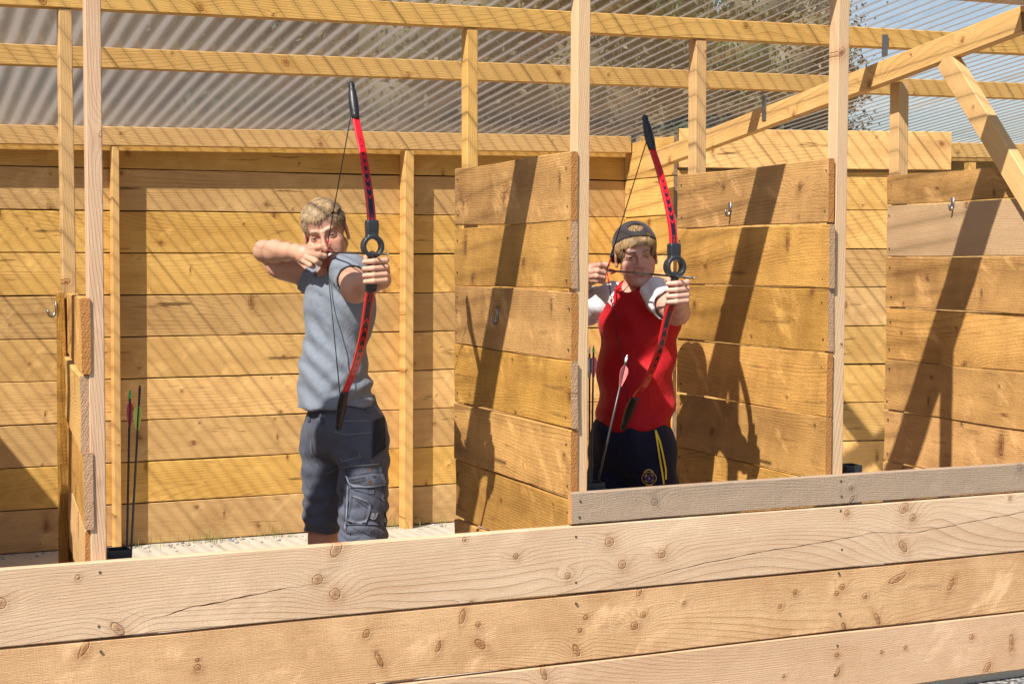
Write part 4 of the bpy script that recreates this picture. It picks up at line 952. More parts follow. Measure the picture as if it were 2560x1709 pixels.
body += [EL(md(776, 706, 5.615), (.152,.100,.160), yawm(60), k=.03), EL(md(766, 850, 5.585), (.130,.090,.17), yawm(50), k=.04), EL(md(790, 985, 5.57), (.150,.110,.12), yawm(40), k=.04)]
body += [RC(md(774, 640, 5.62), HC+HR@np.array((0,.030,-.060)), .055, .050, k=.025), RC(md(770, 640, 5.62), SL, .052, .048, k=.03), RC(md(770, 640, 5.62), SR, .052, .050, k=.03)]
body += [RC(SL, EL_L, .055, .046, k=.02), RC(EL_L, EL_L*.45+WR_L*.55, .044, .037, k=.02), RC(EL_L*.45+WR_L*.55, WR_L, .037, .028, k=.02), EL(EL_L+np.array((0,.0,-.006)), (.045,.050,.045), k=.02)]
body += [RC(SR, EL_R, .052, .039, k=.02), EL(SR*.5+EL_R*.5-up*.012, (.085,.046,.046), k=.03), RC(EL_R, EL_R*.66+WR_R*.34, .036, .041, k=.02), RC(EL_R*.66+WR_R*.34, EL_R*.3+WR_R*.7, .041, .032, k=.02), RC(EL_R*.3+WR_R*.7, WR_R, .032, .0265, k=.02)]
hipL, hipR = md(834, 1030, 5.50), md(742, 1030, 5.64); kneL, kneR = md(832, 1245, 5.47), md(742, 1235, 5.66)
ankL, ankR = kneL*[1,1,0]+np.array((.01,.03,.09)), kneR*[1,1,0]+np.array((-.02,.03,.09))
for h, kn_, an in ((hipL, kneL, ankL), (hipR, kneR, ankR)):
    body += [RC(h, kn_, .070, .056, k=.03), RC(kn_, kn_*.65+an*.35, .053, .055, k=.02), RC(kn_*.65+an*.35, an, .055, .036, k=.02), RC(an, an+np.array((-.03,-.11,-.05)), .036, .028, k=.02), EL(an+np.array((.0,.02,-.045)), (.032,.038,.040), k=.02)]
body += head_prims(HC, HR, HS, True) + [dict(p, k=min(p['k'], .012)) for p in fst] + [RC(FX((.028,.045,-.004)), WR_L, .031, .029, k=.015)]
# string hand: back of the hand, four hooked fingers, thumb tucked behind
body += [RC(WR_R, mz(735, 835, 5.50), .030, .033, k=.018), EL(mz(735, 838, 5.49), (.036,.020,.036), rotm(-25), k=.015)]
body += chain([mz(800,775,5.475), mz(898,748,5.445), mz(955,775,5.450), mz(930,805,5.475)], [.0115,.0112,.0100,.0085])
body += chain([mz(785,822,5.465), mz(890,842,5.432), mz(945,850,5.440), mz(925,872,5.468)], [.0118,.0115,.0102,.0088])
body += chain([mz(752,868,5.465), mz(850,912,5.432), mz(893,925,5.445), mz(880,940,5.470)], [.0115,.0110,.0098,.0085])
body += chain([mz(712,905,5.475), mz(790,955,5.450), mz(822,968,5.462), mz(812,975,5.480)], [.0105,.0100,.0088,.0078])
body += chain([mz(720,800,5.52), mz(820,800,5.505), mz(880,830,5.510)], [.015,.012,.0095])
zf = min(HC[2], G1[2]) - .13
allp = np.array([p['c'] for p in body]); allr = np.array([p['r'] for p in body])
def grid(prims, fine, zfine, pad=.03, hi=None):
    lo = np.min([p['c']-p['r'] for p in prims if p['op']=='u'], 0)-pad; hi_ = np.max([p['c']+p['r'] for p in prims if p['op']=='u'], 0)+pad
    return axis((lo[0], hi_[0], fine)), axis((lo[1], hi_[1], fine)), (axis((lo[2], zfine, .011), (zfine, hi_[2], fine)) if zfine else axis((lo[2], hi_[2], fine)))
V, F = surface(body, *grid(body, .0024, zf))
V = relax(V, F, 1, .35)
MAN_SKIN, MAN_HAIR = (.54,.295,.195), (.37,.25,.132)
col, hq, scalp = paint_skin(V, HC, HR, HS, MAN_SKIN, MAN_HAIR, True)
fast_mesh('body', V, F, M['skin'], man.root, col)
eyes(HC, HR, HS, man.root, (.12, -1, -.02))
# hair: long swept fringe on top, the sides clipped short
EC, ER = np.array((0,.013,.040)), np.array((.0760,.1000,.0820))
def scalp_roots(cond, n, seed):
    r = np.random.default_rng(seed); N = n*14; v = r.normal(0,1,(N,3)); v /= _n(v)[:,None]; p = EC+v*ER
    m = cond(p); return p[m][:n], v[m][:n]
rt, nv = scalp_roots(lambda p: (p[:,2] > .055+.02*np.abs(p[:,0])/.07) & (p[:,1] < .085), 5200, 4)
r = np.random.default_rng(5); dr = np.stack([rt[:,0]*3.0-.28, -1.0+rt[:,1]*1.0, .15+0*rt[:,0]], 1)+nv*.10+r.normal(0,.09,(len(rt),3))
fr = ss(-rt[:,1], .0, .05); ln = .040+.016*fr*ss(-rt[:,0],-.03,.03)-.014*ss(rt[:,0],.01,.06)*fr+r.uniform(-.014,.010,len(rt))
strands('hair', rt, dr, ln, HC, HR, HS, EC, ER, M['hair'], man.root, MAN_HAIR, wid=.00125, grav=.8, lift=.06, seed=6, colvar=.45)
rt, nv = scalp_roots(lambda p: (p[:,2] > .012+.55*np.clip(-p[:,1]-.045,0,.1)) & (p[:,2] < .075) & (p[:,1] > -.062), 3000, 8)
dr = np.stack([rt[:,0]*2, -.55+0*rt[:,0], -.9+0*rt[:,0]], 1)+nv*.3; hl = (.003+.014*ss(rt[:,2], .015, .07))
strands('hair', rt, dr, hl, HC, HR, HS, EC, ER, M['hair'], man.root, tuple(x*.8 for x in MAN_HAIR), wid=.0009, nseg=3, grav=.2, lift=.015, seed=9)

# t-shirt
def sleeve(a, b, ra, rb, k=.02): 
    d = (b-a)/np.linalg.norm(b-a); p = RC(a, b+d*.1, ra, rb+(rb-ra)*.1/np.linalg.norm(b-a), k=k); return CUT(p, (d, b))
hem = md(760, 935, 5.55)[2]
SLE = SL*.40+EL_L*.60; SRE = SR*.82+EL_R*.18
sh = [EL(md(779, 705, 5.61), (.178,.126,.180), yawm(60), k=.03), EL(md(764, 850, 5.58), (.146,.114,.20), yawm(52), k=.06), RC(md(768, 880, 5.58), md(766, 1010, 5.58), .119, .128, k=.06), EL(md(772, 940, 5.575), (.160,.128,.12), yawm(44), k=.05),
      RC(md(772, 648, 5.625), SL, .056, .064, k=.03), RC(md(772, 648, 5.635), SR, .056, .062, k=.03), dict(sleeve(SL, SLE, .067, .0610), k=.022), dict(sleeve(SR, SRE, .064, .060), k=.022)]
nb = HC+HR@np.array((0,.030,-.060)); nk = md(774, 640, 5.62); nd = (nb-nk)/np.linalg.norm(nb-nk)
sh += [EL(mz(905, 985, 5.53), (.034,.055,.030), op='s', k=.012), RC(nk+nd*.010+np.array((-.014,-.022,.0)), nk+nd*.2+np.array((-.014,-.02,0)), .060, .090, op='s', k=.008), RC(SLE-(SLE-SL)*.10, SLE+(SLE-SL), .0535, .0500, op='s', k=.003), RC(SRE-(SRE-SR)*.10, SRE+(SRE-SR), .054, .054, op='s', k=.003)]
hp = dict(f=lambda P: hem+.010*np.sin(P[...,0]*9+1.0)-P[...,2], c=np.zeros(3), r=9.0, op='i', k=.001)
sh.append(hp)
V, F = surface(sh, *grid(sh[:-1], .0055, None, .02)); N = vnormals(V, F)
def tee_fold(P):
    x, y, z = P[:,0], P[:,1], P[:,2]; w = .02*np.sin(z*11+x*7)
    a = np.sin((z*.8+x*1.0+w)*62+3*np.sin(z*5))*ss(1.36-z, 0, .25)*.0030
    b = np.sin((z*1.0-x*.75+w)*75+1.5)*np.exp(-((z-hem-.06)/.07)**2)*.0050*ss(x, -.10, .06)
    c = np.sin((x*.95+z*.5)*95)*np.exp(-(((z-1.27)/.07)**2+((x+.055)/.06)**2))*.0040
    d = .004*np.sin(x*26+z*3)*np.exp(-((z-hem)/.10)**2)
    lower = np.clip((hem+.022-z)/.02, 0, 1)*.0012
    return (a+b+c+d)*1.5+lower
V = folds(V, N, tee_fold); tee = fast_mesh('t_shirt', V, F, M['greytee'], man.root)
tee_bvh = BVHTree.FromPolygons([Vector(v) for v in V], [tuple(f) for f in F.tolist()])
# work shorts
shp = [EL(md(790, 985, 5.57), (.166,.130,.125), yawm(40), k=.04), RC(hipL+up*.02, kneL+up*.0, .096, .088, k=.035), RC(hipR+up*.02, kneR+up*.01, .086, .073, k=.05), EL(hipR+up*.02+np.array((.022,0,0)), (.082,.095,.12), k=.05), RC(md(788, 925, 5.57), md(788, 960, 5.57), .120, .125, k=.04), EL(md(842, 985, 5.60), (.075,.09,.085), k=.03)]
zl, zr = md(830, 1243, 5.47)[2], md(740, 1216, 5.66)[2]; xm = (hipL[0]+hipR[0])/2
shp += [dict(f=lambda P: np.where(P[...,0] > xm-.006, zl+.05*(P[...,0]-kneL[0])*.4, zr)-P[...,2], c=np.zeros(3), r=9.0, op='i', k=.001),
        dict(f=lambda P: P[...,2]-(hem+.045), c=np.zeros(3), r=9.0, op='i', k=.001), RC(kneL+up*.03, kneL-up*.2, .080, .080, op='s', k=.003), RC(kneR+up*.04, kneR-up*.2, .064, .064, op='s', k=.003)]
V, F = surface(shp, *grid([p for p in shp if p['op'] != 'i'], .0055, None, .02)); N = vnormals(V, F)
def short_fold(P):
    x, y, z = P[:,0], P[:,1], P[:,2]
    a = np.sin((z+.35*np.abs(x-xm))*70+4*np.sin(x*9))*np.exp(-((z-.80)/.09)**2)*.0042
    b = np.sin((z*.9+x*.5)*55+2)*ss(.80-z, 0, .2)*.0030
    c = np.sin((z*.7-x*.8)*80)*np.exp(-(((x-xm)/.05)**2+((z-.72)/.12)**2))*.006
    return a+b+c+.0035*np.sin(z*120+x*30+2*np.sin(x*40))*ss(.75-z,0,.1)
V = folds(V, N, short_fold); fast_mesh('shorts', V, F, M['workshort'], man.root)
sb = BVHTree.FromPolygons([Vector(v) for v in V], [tuple(f) for f in F.tolist()]); wl, cl_ = man.wl, man.cam
pz = lambda x, y: (860+x/8.708, 1150+y/8.708)          # close-up of the cargo pocket
p2z = lambda x, y: (700+x/2.529, 750+y/2.529)          # close-up of the shorts
patch('cargo_pocket', sb, cl_, wl, [pz(60,150), pz(790,60), pz(900,1420), pz(20,1400)], M['darkpatch'], man.root, .007, 12)
patch('pocket_flap', sb, cl_, wl, [pz(85,330), pz(800,250), pz(870,560), pz(150,600)], M['workshort'], man.root, .014, 8)
patch('phone_pocket', sb, cl_, wl, [pz(215,770), pz(575,900), pz(470,1390), pz(110,1290)], M['workshort'], man.root, .017, 8)
patch('pocket_tab', sb, cl_, wl, [pz(575,1110), pz(705,1150), pz(665,1275), pz(545,1240)], M['stitch'], man.root, .013, 3)
patch('pocket_loop', sb, cl_, wl, [pz(505,610), pz(635,605), pz(635,725), pz(520,740)], M['workshort'], man.root, .013, 3)
patch('holster_pocket', sb, cl_, wl, [p2z(590,770), p2z(650,740), p2z(660,930), p2z(580,1000)], M['dkflap'], man.root, .010, 6)
patch('rubber_badge', sb, cl_, wl, [pz(170,395), pz(450,360), pz(470,450), pz(190,495)], M['patchgrey'], man.root, .019, 3)
def stitches(name, paths, off, w=1.5, mat=None): 
    polys = [q for p in paths for q in ribbon(p, w)]; return project_decal(name, sb, cl_, wl, polys, mat or M['stitch'], man.root, off)
def para(path, d): return [(x+d, y+d*.6) for x, y in path]
fl1 = [pz(90,340), pz(115,470), pz(190,555), pz(500,570), pz(820,530), pz(868,480), pz(830,340)]
fl2 = [pz(225,790), pz(500,870), pz(575,950), pz(540,1150), pz(470,1330), pz(380,1385), pz(240,1350), pz(120,1275)]
for nm, pth, of in (('flap_stitching', fl1, .021), ('pocket_stitching', fl2, .025)): stitches(nm, [pth, para(pth, -2.2)], of, 1.3)
for _p in ([[p2z(390,765), p2z(560,765)], [p2z(345,830), p2z(420,850), p2z(575,838)], [p2z(385,995), p2z(395,1020)], [p2z(500,965), p2z(512,992)], [p2z(395,1020), p2z(512,990)], [p2z(195,880), p2z(200,960), p2z(235,1005)], [p2z(300,1095), p2z(360,1058), p2z(420,1050)], [pz(30,150), pz(760,70)]]): stitches('seam', [_p], .009, 1.3)
stitches('zip', [[pz(85,560), pz(85,900), pz(60,1200), pz(30,1480)]], .011, 2.0, M['stitch'])
for nm, pth in (('belt_loop', [p2z(255,700), p2z(268,780)]), ('belt_loop', [p2z(545,655), p2z(552,712)]), ('belt_loop', [p2z(178,680), p2z(184,765)])): stitches(nm, [pth], .006, 7, M['darkpatch'])
for (x, y) in ((545,195),(555,472)):
    cxp, cyp = pz(x, y); project_decal('rivet', sb, cl_, wl, [[(cxp+4.2*math.cos(a*.785), cyp+4.2*math.sin(a*.785)) for a in range(8)]], M['copper'], man.root, .024)
for an, sgn in ((ankL, 1), (ankR, -1)):
    a = an*[1,1,0]; shoe = [RC(a+np.array((.005,.03,.045)), a+np.array((-.035,-.13,.030)), .042, .036, k=.02), BX(a+np.array((-.015,-.05,.012)), (.045,.135,.014), k=.01), RC(an-up*.01, an+up*.03, .046, .046, k=.02)]
    V, F = surface(shoe, *grid(shoe, .007, None, .02)); V[:,2] = np.maximum(V[:,2], .002); fast_mesh('shoe', V, F, M['shoe'], man.root)
# print on the chest: two tiny dark ticks
project_decal('shirt_print', tee_bvh, cl_, wl, [q for p in ([mz_ for mz_ in ((600+890/4.481, 450+1290/4.481),(600+896/4.481,450+1275/4.481))], [(600+905/4.481,450+1275/4.481),(600+909/4.481,450+1287/4.481)], [(600+914/4.481,450+1277/4.481),(600+917/4.481,450+1289/4.481)]) for q in ribbon(p, .9, 2)], M['blackp'], man.root, .004)

# ------------------------------------------------------------------ the boy in red
boy = Person('teenage boy in red football shirt and backward cap drawing a red bow', 1590, 5.75)
bz = lambda x, y, D: boy.L(1440+x/5.228, 530+y/5.228, D)
bd = lambda x, y, D: boy.L(x*DD, y*DD, D)
HB, HBs = bz(783, 570, 5.735), 1.0
RB = rotm(roll=5, yaw=-3, pitch=2)
BR, BL = bd(1392, 690, 5.83), bd(1516, 682, 5.62)
E_R, W_R = bd(1296, 722, 5.95), bd(1338, 652, 5.80)
G2 = bz(1255, 1050, dep(2.55, 4.578)); fb2, FX2 = fist(G2, .97)
W_L = FX2((.030,.085,-.035)); E_L = bz(1320, 1310, 5.46)
body = [EL(bd(1464, 752, 5.785), (.138,.086,.150), yawm(32), k=.03), EL(bd(1456, 880, 5.775), (.116,.083,.16), yawm(25), k=.04), EL(bd(1452, 1010, 5.76), (.132,.105,.12), yawm(20), k=.04)]
body += [RC(bd(1458, 672, 5.78), HB+RB@np.array((0,.030,-.060)), .048, .046, k=.025), RC(bd(1456, 680, 5.78), BL, .045, .045, k=.03), RC(bd(1456, 680, 5.78), BR, .045, .045, k=.03)]
body += [RC(BL, E_L, .050, .045, k=.02), RC(E_L, E_L*.45+W_L*.55, .044, .037, k=.02), RC(E_L*.45+W_L*.55, W_L, .038, .027, k=.02), RC(BR, E_R, .048, .040, k=.02), RC(E_R, E_R*.6+W_R*.4, .039, .040, k=.02), RC(E_R*.6+W_R*.4, W_R, .040, .027, k=.02)]
hL, hR = bd(1496, 1060, 5.72), bd(1405, 1060, 5.80); kL, kR = hL*[1,1,0]+np.array((.015,-.01,.47)), hR*[1,1,0]+np.array((-.03,-.02,.47))
aL, aR = kL*[1,1,0]+np.array((.01,.03,.085)), kR*[1,1,0]+np.array((-.01,.03,.085))
for h, kn_, an in ((hL, kL, aL), (hR, kR, aR)):
    body += [RC(h, kn_, .076, .052, k=.03), RC(kn_, kn_*.65+an*.35, .050, .051, k=.02), RC(kn_*.65+an*.35, an, .051, .034, k=.02), RC(an, an+np.array((-.01,-.11,-.045)), .034, .026, k=.02), EL(an+np.array((.0,.02,-.042)), (.030,.036,.040), k=.02)]
body += head_prims(HB, RB, HBs, False) + [dict(p, k=min(p['k'], .012)) for p in fb2] + [RC(FX2((.028,.045,-.004)), W_L, .030, .027, k=.015)]
# string hand: a fist of stacked curled fingers, thumb on top
body += [RC(W_R, bz(215, 810, 5.775), .027, .032, k=.016), EL(bz(225, 800, 5.770), (.032,.024,.040), k=.014)]
body += chain([bz(225,735,5.75), bz(305,690,5.705), bz(390,705,5.715), bz(395,730,5.740)], [.0115,.0112,.0102,.0088])
body += chain([bz(205,790,5.745), bz(280,770,5.698), bz(372,795,5.712), bz(370,810,5.738)], [.0118,.0114,.0104,.0088])
body += chain([bz(205,845,5.745), bz(270,838,5.698), bz(362,858,5.712), bz(360,870,5.738)], [.0114,.0110,.0100,.0085])
body += chain([bz(215,895,5.750), bz(275,898,5.706), bz(358,912,5.718), bz(355,920,5.738)], [.0104,.0100,.0088,.0078])
body += chain([bz(300,720,5.765), bz(370,690,5.745), bz(412,688,5.740)], [.013,.0112,.0095])
V, F = surface(body, *grid(body, .0024, min(HB[2], G2[2])-.13)); V = relax(V, F, 1, .35)
BOY_SKIN, BOY_HAIR = (.59,.325,.240), (.37,.235,.110)
col, hq, scalp = paint_skin(V, HB, RB, HBs, BOY_SKIN, BOY_HAIR, False); fast_mesh('body', V, F, M['skin'], boy.root, col)
eyes(HB, RB, HBs, boy.root, (.15, -1, -.03))
rt, nv = scalp_roots(lambda p: ((p-np.array((0,-.088,.078)))@np.array((0,.38,.925)) < .001) & ((p-np.array((0,-.088,.078)))@np.array((0,.38,.925)) > -.022) & (p[:,1] < .0), 3600, 14)
r = np.random.default_rng(15); dr = np.stack([-1.0+1.9*ss(rt[:,0], .012, .03), -.70+0*rt[:,0], -.55+0*rt[:,0]], 1)+nv*.08+r.normal(0,.10,(len(rt),3))
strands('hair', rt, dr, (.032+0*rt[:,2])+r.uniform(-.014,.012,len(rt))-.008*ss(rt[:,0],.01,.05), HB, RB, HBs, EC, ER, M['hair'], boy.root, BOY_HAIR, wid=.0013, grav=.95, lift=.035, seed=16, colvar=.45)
rt, nv = scalp_roots(lambda p: (np.abs(p[:,0]) > .050) & (p[:,2] > -.005) & (p[:,2] < .07) & (p[:,1] > -.055) & (p[:,1] < .03), 1800, 17)
dr = np.stack([0*rt[:,0], -.35+0*rt[:,0], -1+0*rt[:,0]], 1)+nv*.3
strands('hair', rt, dr, .011+r.uniform(0,.008,len(rt)), HB, RB, HBs, EC, ER, M['hair'], boy.root, tuple(x*.8 for x in BOY_HAIR), wid=.0011, nseg=4, grav=.3, lift=.02, seed=18)
rt, nv = scalp_roots(lambda p: (np.abs(p[:,0]) < .040) & (p[:,2] > .092) & (p[:,2] < .124) & (p[:,1] < -.01), 700, 19)
strands('hair', rt, np.stack([rt[:,0]*2, .6+0*rt[:,0], .3+0*rt[:,0]], 1)+np.random.default_rng(3).normal(0,.15,(len(rt),3)), .020+0*rt[:,0], HB, RB, HBs, EC, ER, M['hair'], boy.root, BOY_HAIR, wid=.0011, nseg=3, grav=.0, lift=.010, seed=20, colvar=.4)
# cap worn back to front: crown, arched opening over a strap, buckle, brim hanging behind
XH = lambda p: HB+RB@(np.asarray(p, float)*HBs)
cap = [EL(XH((0,.018,.042)), np.array((.0845,.1120,.0905))*HBs, RB)]
tilt = np.array([0,.38,.925]); tilt /= np.linalg.norm(tilt); pt = XH((0,-.088,.078)); cn = RB@tilt
cap.append(dict(f=lambda P: -((P-pt)@cn), c=np.zeros(3), r=9.0, op='i', k=.001))
cap += [EL(XH((0,.018,.040)), np.array((.0808,.1085,.0868))*HBs, RB, 's', .002), EL(XH((.001,-.078,.109)), np.array((.035,.060,.0150))*HBs, RB, 's', .003)]
V, F = surface(cap, *grid([cap[0]], .0028, None, .01)); fast_mesh('cap', V, F, M['capcloth'], boy.root)
cap_ob = boy.root.children[-1]
bvh_cap = BVHTree.FromPolygons([Vector(v) for v in V], [tuple(f) for f in F.tolist()])
zc3 = lambda x, y: (1440+x/5.228, 530+y/5.228)
rim = [zc3(648,235), zc3(652,180), zc3(690,145), zc3(765,128), zc3(840,150), zc3(876,195), zc3(885,245)]
bk = project_decal('buckle', bvh_cap, boy.cam, boy.wl, [[zc3(922,262), zc3(975,285), zc3(980,320), zc3(925,300)]], M['brass'], cap_ob, .003)
brim = [EL(XH((0,.135,-.012)), np.array((.085,.085,.075))*HBs, RB), EL(XH((0,.128,-.028)), np.array((.085,.085,.078))*HBs, RB, 's', .002), dict(f=lambda P: -((P-XH((0,.10,.0)))@(RB@np.array((0,1.0,-.1)))), c=np.zeros(3), r=9.0, op='i', k=.001)]
V, F = surface(brim, *grid([brim[0]], .004, None, .01)); fast_mesh('cap_brim', V, F, M['capcloth'], cap_ob)
# football shirt: red body, white sleeves
hemb = bd(1455, 984, 5.74)[2]
rsh = [EL(bd(1467, 742, 5.77), (.162,.115,.180), yawm(30), k=.07), EL(bd(1458, 870, 5.765), (.149,.112,.24), yawm(27), k=.07), RC(bd(1456, 880, 5.76), bd(1453, 1040, 5.76), .113, .124, k=.06), EL(bd(1453, 960, 5.755), (.138,.116,.12), yawm(24), k=.05),
       RC(bd(1457, 690, 5.78), BL+np.array((-.012,.02,.0)), .058, .056, k=.03), RC(bd(1457, 690, 5.78), BR+np.array((.02,0,0)), .058, .056, k=.03)]
nbb = HB+RB@np.array((0,.030,-.060)); nkb = bd(1459, 676, 5.78); ndb = (nbb-nkb)/np.linalg.norm(nbb-nkb)
rsh += [RC(nkb+ndb*.006+np.array((-.002,-.030,-.004)), nkb+ndb*.2+np.array((0,-.02,0)), .052, .088, op='s', k=.010), dict(f=lambda P: hemb+.008*np.sin(P[...,0]*10+.5)-P[...,2], c=np.zeros(3), r=9.0, op='i', k=.001)]
V, F = surface(rsh, *grid([p for p in rsh if p['op'] != 'i'], .0055, None, .02)); N = vnormals(V, F)
def red_fold(P):
    x, y, z = P[:,0], P[:,1], P[:,2]; w = .03*np.sin(z*9+x*5)
    a = np.sin((z*.9-x*.75+w)*48+2*np.sin(x*8))*.0075*ss(1.40-z, 0, .18)*ss(z, hemb, hemb+.08)
    b = np.sin((z*1.0-x*.55+w)*70+1)*np.exp(-(((z-hemb-.07)/.08)**2+((x-.08)/.09)**2))*.008
    c = np.sin((x*.9+z*.45)*70)*np.exp(-(((z-1.30)/.07)**2+((x)/.12)**2))*.0035
    d = .005*np.sin(x*24+1+z*2)*np.exp(-((z-hemb)/.14)**2); lo = np.clip((hemb+.022-z)/.02, 0, 1)*.0014
    return a+b+c+d+lo
V = folds(V, N, red_fold); fast_mesh('football_shirt', V, F, M['redshirt'], boy.root); shirt_ob = boy.root.children[-1]
rb = BVHTree.FromPolygons([Vector(v) for v in V], [tuple(f) for f in F.tolist()])
SE_L = BL*.48+E_L*.52; SE_R = BR*.28+E_R*.72
for a, b, ra, rb_ in ((BL, SE_L, .066, .066), (BR, SE_R, .066, .070)):
    d = (b-a)/np.linalg.norm(b-a); st = a-d*.035
    sl = [dict(sleeve(st, b, ra, rb_), k=.01), RC(b-d*.02, b+d*.12, rb_-.010, rb_-.007, op='s', k=.003)]
    V, F = surface(sl, *grid([sl[0]], .005, None, .02)); N = vnormals(V, F)
    V = folds(V, N, lambda P: .0035*np.sin((P[:,2]*.9+P[:,0]*.6)*95+2*np.sin(P[:,1]*20))); fast_mesh('sleeve', V, F, M['whitecloth'], shirt_ob)
# chest emblem: three slanted bars over a word
def text_polys(txt, origin, ex, ey, size):
    """letters as flat polygons in pixel space: origin, unit vectors along and up the line, cap size in pixels"""
    cu = bpy.data.curves.new('t', 'FONT'); cu.body = txt; cu.size = 1.0; cu.resolution_u = 2; cu.offset = .018; ob = bpy.data.objects.new('t', cu); C.objects.link(ob)
    bpy.context.view_layer.update(); me = bpy.data.meshes.new_from_object(ob.evaluated_get(bpy.context.evaluated_depsgraph_get())); P = [v.co.copy() for v in me.vertices]; polys = [list(p.vertices) for p in me.polygons]
    bpy.data.objects.remove(ob); bpy.data.curves.remove(cu); bpy.data.meshes.remove(me)
    wid = max(p.x for p in P); k = size/wid
    q = [(origin[0]+ex[0]*p.x*k+ey[0]*p.y*k, origin[1]+ex[1]*p.x*k+ey[1]*p.y*k) for p in P]
    return [[q[i] for i in f] for f in polys]
ez_ = lambda x, y: (1500+x/26.13, 720+y/26.13)
a0, a1 = ez_(390, 745), ez_(845, 1195); Lx = math.hypot(a1[0]-a0[0], a1[1]-a0[1]); ex = ((a1[0]-a0[0])/Lx, (a1[1]-a0[1])/Lx); ey = (ex[1]*1.0, -ex[0]*1.0)
polys = text_polys('adidas', (a0[0]-ey[0]*1.0, a0[1]-ey[1]*1.0), ex, (ey[0]*1.15, ey[1]*1.15), Lx)
polys += [[ez_(555,610), ez_(560,580), ez_(690,565), ez_(650,680)], [ez_(730,560), ez_(790,560), ez_(865,610), ez_(800,800), ez_(690,710)], [ez_(890,700), ez_(912,740), ez_(850,1020), ez_(820,900)]]
project_decal('shirt_logo', rb, boy.cam, boy.wl, polys, M['ltext'], shirt_ob, .003)
# navy shorts with yellow piping and a round crest
nsh = [EL(bd(1450, 1010, 5.76), (.168,.132,.13), yawm(20), k=.04), RC(hL+up*.03, kL+up*.02, .094, .100, k=.04), RC(hR+up*.03, kR+up*.02, .094, .100, k=.04), RC(bd(1452, 960, 5.76), bd(1452, 1000, 5.76), .120, .132, k=.04)]
nsh += [dict(f=lambda P: (kL[2]+.03)-P[...,2], c=np.zeros(3), r=9.0, op='i', k=.001), dict(f=lambda P: P[...,2]-(hemb+.05), c=np.zeros(3), r=9.0, op='i', k=.001), RC(kL+up*.05, kL-up*.2, .088, .088, op='s', k=.003), RC(kR+up*.05, kR-up*.2, .088, .088, op='s', k=.003)]
V, F = surface(nsh, *grid([p for p in nsh if p['op'] != 'i'], .006, None, .02)); N = vnormals(V, F)
V = folds(V, N, lambda P: .0045*np.sin(P[:,0]*55+4*np.sin(P[:,2]*6))*ss(P[:,2], .62, .9)+.004*np.sin((P[:,2]+P[:,0]*.4)*45)*ss(.85-P[:,2], 0, .1)); fast_mesh('shorts', V, F, M['navy'], boy.root); ns_ob = boy.root.children[-1]
nb_ = BVHTree.FromPolygons([Vector(v) for v in V], [tuple(f) for f in F.tolist()])
s4 = lambda x, y: (1440+x/3.41, 780+y/3.41); cz = lambda x, y: (1590+x/21.35, 1160+y/21.35)
for pth in ([s4(678,1005), s4(700,1150), s4(722,1290), s4(740,1400), s4(748,1465)], [s4(680,1010), s4(718,1110), s4(745,1230), s4(765,1340), s4(766,1425)]):
    project_decal('piping', nb_, boy.cam, boy.wl, ribbon(pth, 4.2), M['yellow'], ns_ob, .003)
c0 = cz(705, 745)
ringp = [[(c0[0]+math.cos(t)*r0, c0[1]+math.sin(t)*r0*.86), (c0[0]+math.cos(t2)*r0, c0[1]+math.sin(t2)*r0*.86), (c0[0]+math.cos(t2)*r1, c0[1]+math.sin(t2)*r1*.86), (c0[0]+math.cos(t)*r1, c0[1]+math.sin(t)*r1*.86)] for r0, r1 in ((18.6,16.6),) for t, t2 in ((i*math.pi/14, (i+1)*math.pi/14) for i in range(28))]
petal = [[cz(455,680), cz(500,570), cz(590,530), cz(610,600), cz(570,670)], [cz(795,520), cz(900,560), cz(950,660), cz(860,640), cz(795,590)], [cz(455,835), cz(560,850), cz(630,910), cz(630,975), cz(530,930)], [cz(965,800), cz(930,890), cz(820,960), cz(815,900), cz(880,830)]]
star = [(c0[0]+.1+math.cos(-math.pi/2+i*math.pi/5)*(3.6 if i % 2 == 0 else 1.7), c0[1]+math.sin(-math.pi/2+i*math.pi/5)*(3.6 if i % 2 == 0 else 1.7)) for i in range(10)]
crown_ = [[cz(410,440), cz(440,370), cz(560,270), cz(680,235), cz(690,310), cz(560,380), cz(460,470)], [cz(680,235), cz(800,275), cz(920,370), cz(960,480), cz(900,440), cz(800,370), cz(690,310)], [cz(510,1060), cz(700,1085), cz(700,1200), cz(560,1160)], [cz(700,1085), cz(925,1040), cz(890,1140), cz(700,1200)]]
project_decal('crest', nb_, boy.cam, boy.wl, ringp+petal+[star]+crown_, M['gold'], ns_ob, .0042)
project_decal('crest_ground', nb_, boy.cam, boy.wl, [[cz(635,520), cz(775,520), cz(775,980), cz(635,980)], [cz(450,690), cz(635,690), cz(635,815), cz(450,815)], [cz(775,690), cz(965,690), cz(965,815), cz(775,815)]], M['purple'], ns_ob, .003)
for an in (aL, aR):
    a = an*[1,1,0]; shoe = [RC(a+np.array((.005,.03,.045)), a+np.array((-.01,-.13,.030)), .040, .034, k=.02), BX(a+np.array((-.003,-.05,.012)), (.043,.13,.014), k=.01), RC(an-up*.01, an+up*.03, .044, .044, k=.02)]
    V, F = surface(shoe, *grid(shoe, .007, None, .02)); V[:,2] = np.maximum(V[:,2], .002); fast_mesh('shoe', V, F, M['shoe'], boy.root)

